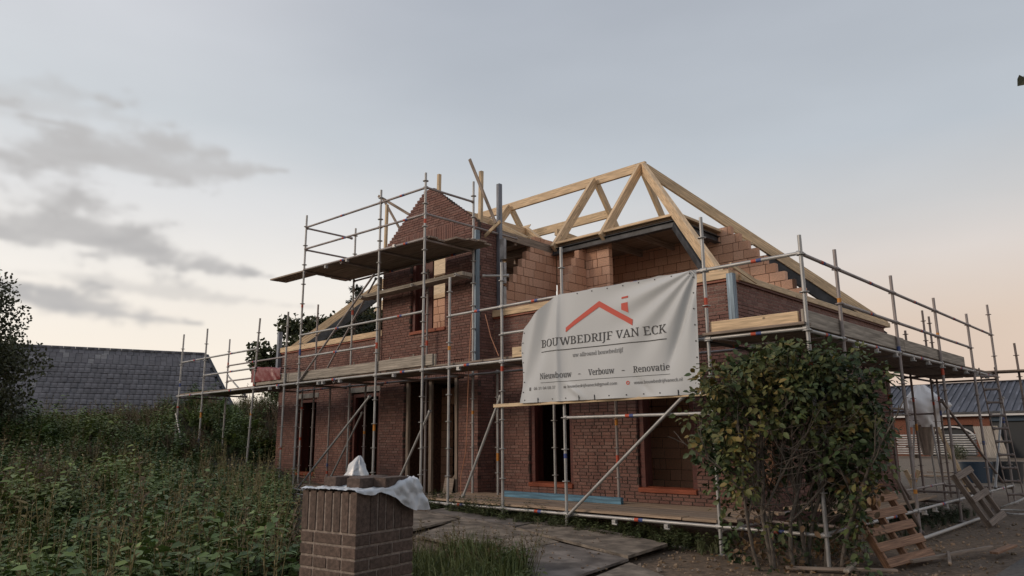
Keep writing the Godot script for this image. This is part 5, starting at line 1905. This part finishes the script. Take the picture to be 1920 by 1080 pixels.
func make_right_barn() -> void:
	var b := thing("long_barn", "long brick barn with dark blue-grey roof and wide dark door across the yard", "barn", Vector3(0, 0, -52.5))
	var x0 := -30.0
	var x1 := 6.0
	# front wall with an arched opening and a wide doorway
	var piers := [[x0, -13.4], [-10.9, -10.0], [-3.0, x1]]
	for p in piers:
		slab(b, "wall", Vector3(p[0], 0, -0.3), Vector3(p[1], 2.75, 0), M.barnbrick)
	slab(b, "wall", Vector3(-13.4, 2.1, -0.3), Vector3(-10.9, 2.75, 0), M.barnbrick)
	slab(b, "wall", Vector3(x0, 0, -10.0), Vector3(x1, 2.75, -9.7), M.barnbrick)
	for x in [x0, x1 - 0.3]:
		slab(b, "wall", Vector3(x, 0, -9.7), Vector3(x + 0.3, 2.75, -0.31), M.barnbrick)
	slab(b, "barn_door", Vector3(-10.0, 0.05, -0.25), Vector3(-3.0, 2.3, -0.15), M.dark)
	slab(b, "door_header", Vector3(-10.0, 2.3, -0.25), Vector3(-3.0, 2.75, 0.02), M.darkblue)
	# arched window: dark pane, pale arch
	slab(b, "window_pane", Vector3(-13.4, 0.05, -0.25), Vector3(-10.9, 2.1, -0.2), M.dark)
	for k in 14:
		var a := PI * k / 14.0
		var c := PI * (k + 1) / 14.0
		beam(b, "arch_stone", Vector3(-12.15 - cos(a) * 1.3, 1.25 + sin(a) * 0.75, 0.03), Vector3(-12.15 - cos(c) * 1.3, 1.25 + sin(c) * 0.75, 0.03), 0.1, 0.09, M.trim)
	slab(b, "eaves_fascia", Vector3(x0, 2.62, 0.35), Vector3(x1, 2.74, 0.4), M.trim)
	slab(b, "gutter", Vector3(x0, 2.76, 0.33), Vector3(x1, 2.88, 0.45), M.steel)
	# roof with raised seams
	var g := Geo.new()
	var e := Vector3(0, 2.86, 0.45)
	var r := Vector3(0, 4.95, -5.0)
	var e2 := Vector3(0, 2.86, -10.4)
	var n1 := Vector3(0, 5.45, 2.09).normalized()
	var n2 := Vector3(0, 5.4, -2.09).normalized()
	g.quad(e + Vector3(x0, 0, 0), e + Vector3(x1, 0, 0), r + Vector3(x1, 0, 0), r + Vector3(x0, 0, 0), n1)
	g.quad(e2 + Vector3(x0, 0, 0), e2 + Vector3(x1, 0, 0), r + Vector3(x1, 0, 0), r + Vector3(x0, 0, 0), n2)
	for x in [x0, x1]:
		g.tri(e + Vector3(x, 0, 0), e2 + Vector3(x, 0, 0), r + Vector3(x, 0, 0), Vector3(signf(x), 0, 0))
	var rf := put(g.mesh(), "roof", M.barnroof, b)
	for k in 90:
		var x := x0 + k * 0.4
		if x < -18.5 or x > -4.0:
			continue
		beam(rf, "roof_seam", e + Vector3(x, 0.03, 0), r + Vector3(x, 0.03, 0), 0.13, 0.05, M.barnroof)
	beam(rf, "ridge_cap", r + Vector3(x0, 0.03, 0), r + Vector3(x1, 0.03, 0), 0.4, 0.06, M.barnroof)
	# a tilted board sheet against the door
	var sheetb := beam(self, "board_sheet", Vector3(-9.6, 0.0, -51.0), Vector3(-10.2, 2.0, -52.1), 1.3, 0.05, M.greywood, Vector3(0.5, 0.3, 1))
	tag(sheetb, "pale sheet of board leaning at the left side of the wide barn door", "board")
	make_bush(Vector3(-10.6, 0, -46.5), 0.55, 93)


func make_bush(at: Vector3, r: float, sd: int) -> void:
	R.seed = sd
	var b := thing("small_bush", "small grey-green bush in front of the metal frame stack", "bush", at)
	var g := Geo.new()
	for k in 9:
		g.tube(Vector3.ZERO, (rand_dir() + Vector3.UP * 1.3).normalized() * r * 1.2, 0.012, 4, Color.WHITE, 0.004, false)
	put(g.mesh(), "stems", M.twig, b)
	var lf := Geo.new()
	for k in 900:
		var p := rand_dir() * r * pow(R.randf(), 0.5) + Vector3(0, r * 0.9, 0)
		var d := rand_dir()
		lf.leaf(p, d, d.cross(rand_dir()).normalized(), 0.09, 0.05, Color(0.08, 0.09, 0.05) * R.randf_range(0.7, 1.3))
	put(lf.mesh(), "leaves", M.leaf, b)


func make_unseen_hedge() -> void:
	# out of view, placed to darken the pillar's right face; one twig shows
	R.seed = 504
	var t := thing("unseen_hedge", "hedge out of view, placed to darken the right face of the pillar, one leaf tip showing at the upper right edge", "hedge", Vector3(3.5, 0, -1.0))
	var g := Geo.new()
	for k in 60:
		var z := R.randf_range(-4.6, 4.6)
		g.tube(Vector3(R.randf_range(-0.3, 0.3), -0.1, z), Vector3(R.randf_range(-0.5, 0.5), 4.2, z + R.randf_range(-0.5, 0.5)), 0.035, 6, Color.WHITE, 0.01, false)
	var p := plan(2.5, 1.925) + Vector3(0, 2.86, 0) - t.position
	var root := Vector3(-0.2, 3.4, -1.6)
	g.tube(root, root.lerp(p, 0.6) + Vector3(0, 0.25, 0), 0.012, 6, Color.WHITE, 0.006)
	g.tube(root.lerp(p, 0.6) + Vector3(0, 0.25, 0), p, 0.006, 5, Color.WHITE, 0.002)
	put(g.mesh(), "stems", M.twig, t)
	var lf := Geo.new()
	for k in 26000:
		var o := Vector3(R.randf_range(-0.65, 0.65), R.randf_range(0.1, 4.7), R.randf_range(-5.0, 5.0))
		var d := rand_dir()
		lf.leaf(o, d, d.cross(rand_dir()).normalized(), 0.15, 0.10, Color(0.075, 0.088, 0.034) * R.randf_range(0.7, 1.3))
	for k in 24:
		var s := 0.0 if k == 0 else R.randf_range(0.10, 1.0)
		var d := (rand_dir() * 0.8 + Vector3(0, -0.2, 0) + (RGT * -0.8 if k == 0 else Vector3.ZERO)).normalized()
		var nn := (rand_dir() * 0.4 - FWD).normalized()
		nn = (nn - d * nn.dot(d)).normalized()
		lf.leaf(p.lerp(root, s * 0.5) + Vector3(0, s * 0.12, 0), d, nn, 0.055, 0.045, Color(0.12, 0.11, 0.045) * R.randf_range(0.8, 1.3))
	put(lf.mesh(), "leaves", M.leaf, t)


func _ready() -> void:
	R.seed = 7
	make_camera_and_light()
	make_materials()
	R.seed = 11
	make_ground()
	R.seed = 12
	make_house()
	R.seed = 13
	make_left_barn()
	R.seed = 14
	make_right_barn()
	R.seed = 15
	make_scaffold()
	R.seed = 16
	make_banner()
	R.seed = 17
	make_pillar()
	make_yard()
	R.seed = 18
	make_shrub()
	make_tree("leafy_tree", "dark leafy tree at the left edge before the tiled barn", plan(15.5, -12.75), 6.1, 2.2, 0.6, Color(0.064, 0.070, 0.034), 34000, 0.078, 501)
	make_tree("leafy_tree", "rounded tree beyond the far left corner of the house", plan(45.0, -12.6), 9.4, 3.0, 3.0, Color(0.062, 0.072, 0.028), 20000, 0.25, 502, "trees beyond the house", 1.0)
	make_tree("leafy_tree", "wide tree seen under the hip rafter left of the bay", plan(44.0, -8.7), 10.2, 2.9, 2.5, Color(0.070, 0.080, 0.030), 20000, 0.25, 503, "trees beyond the house", 1.0)
	make_spruce(plan(41.0, -9.0), 10.3)
	make_weeds()
	make_unseen_hedge()
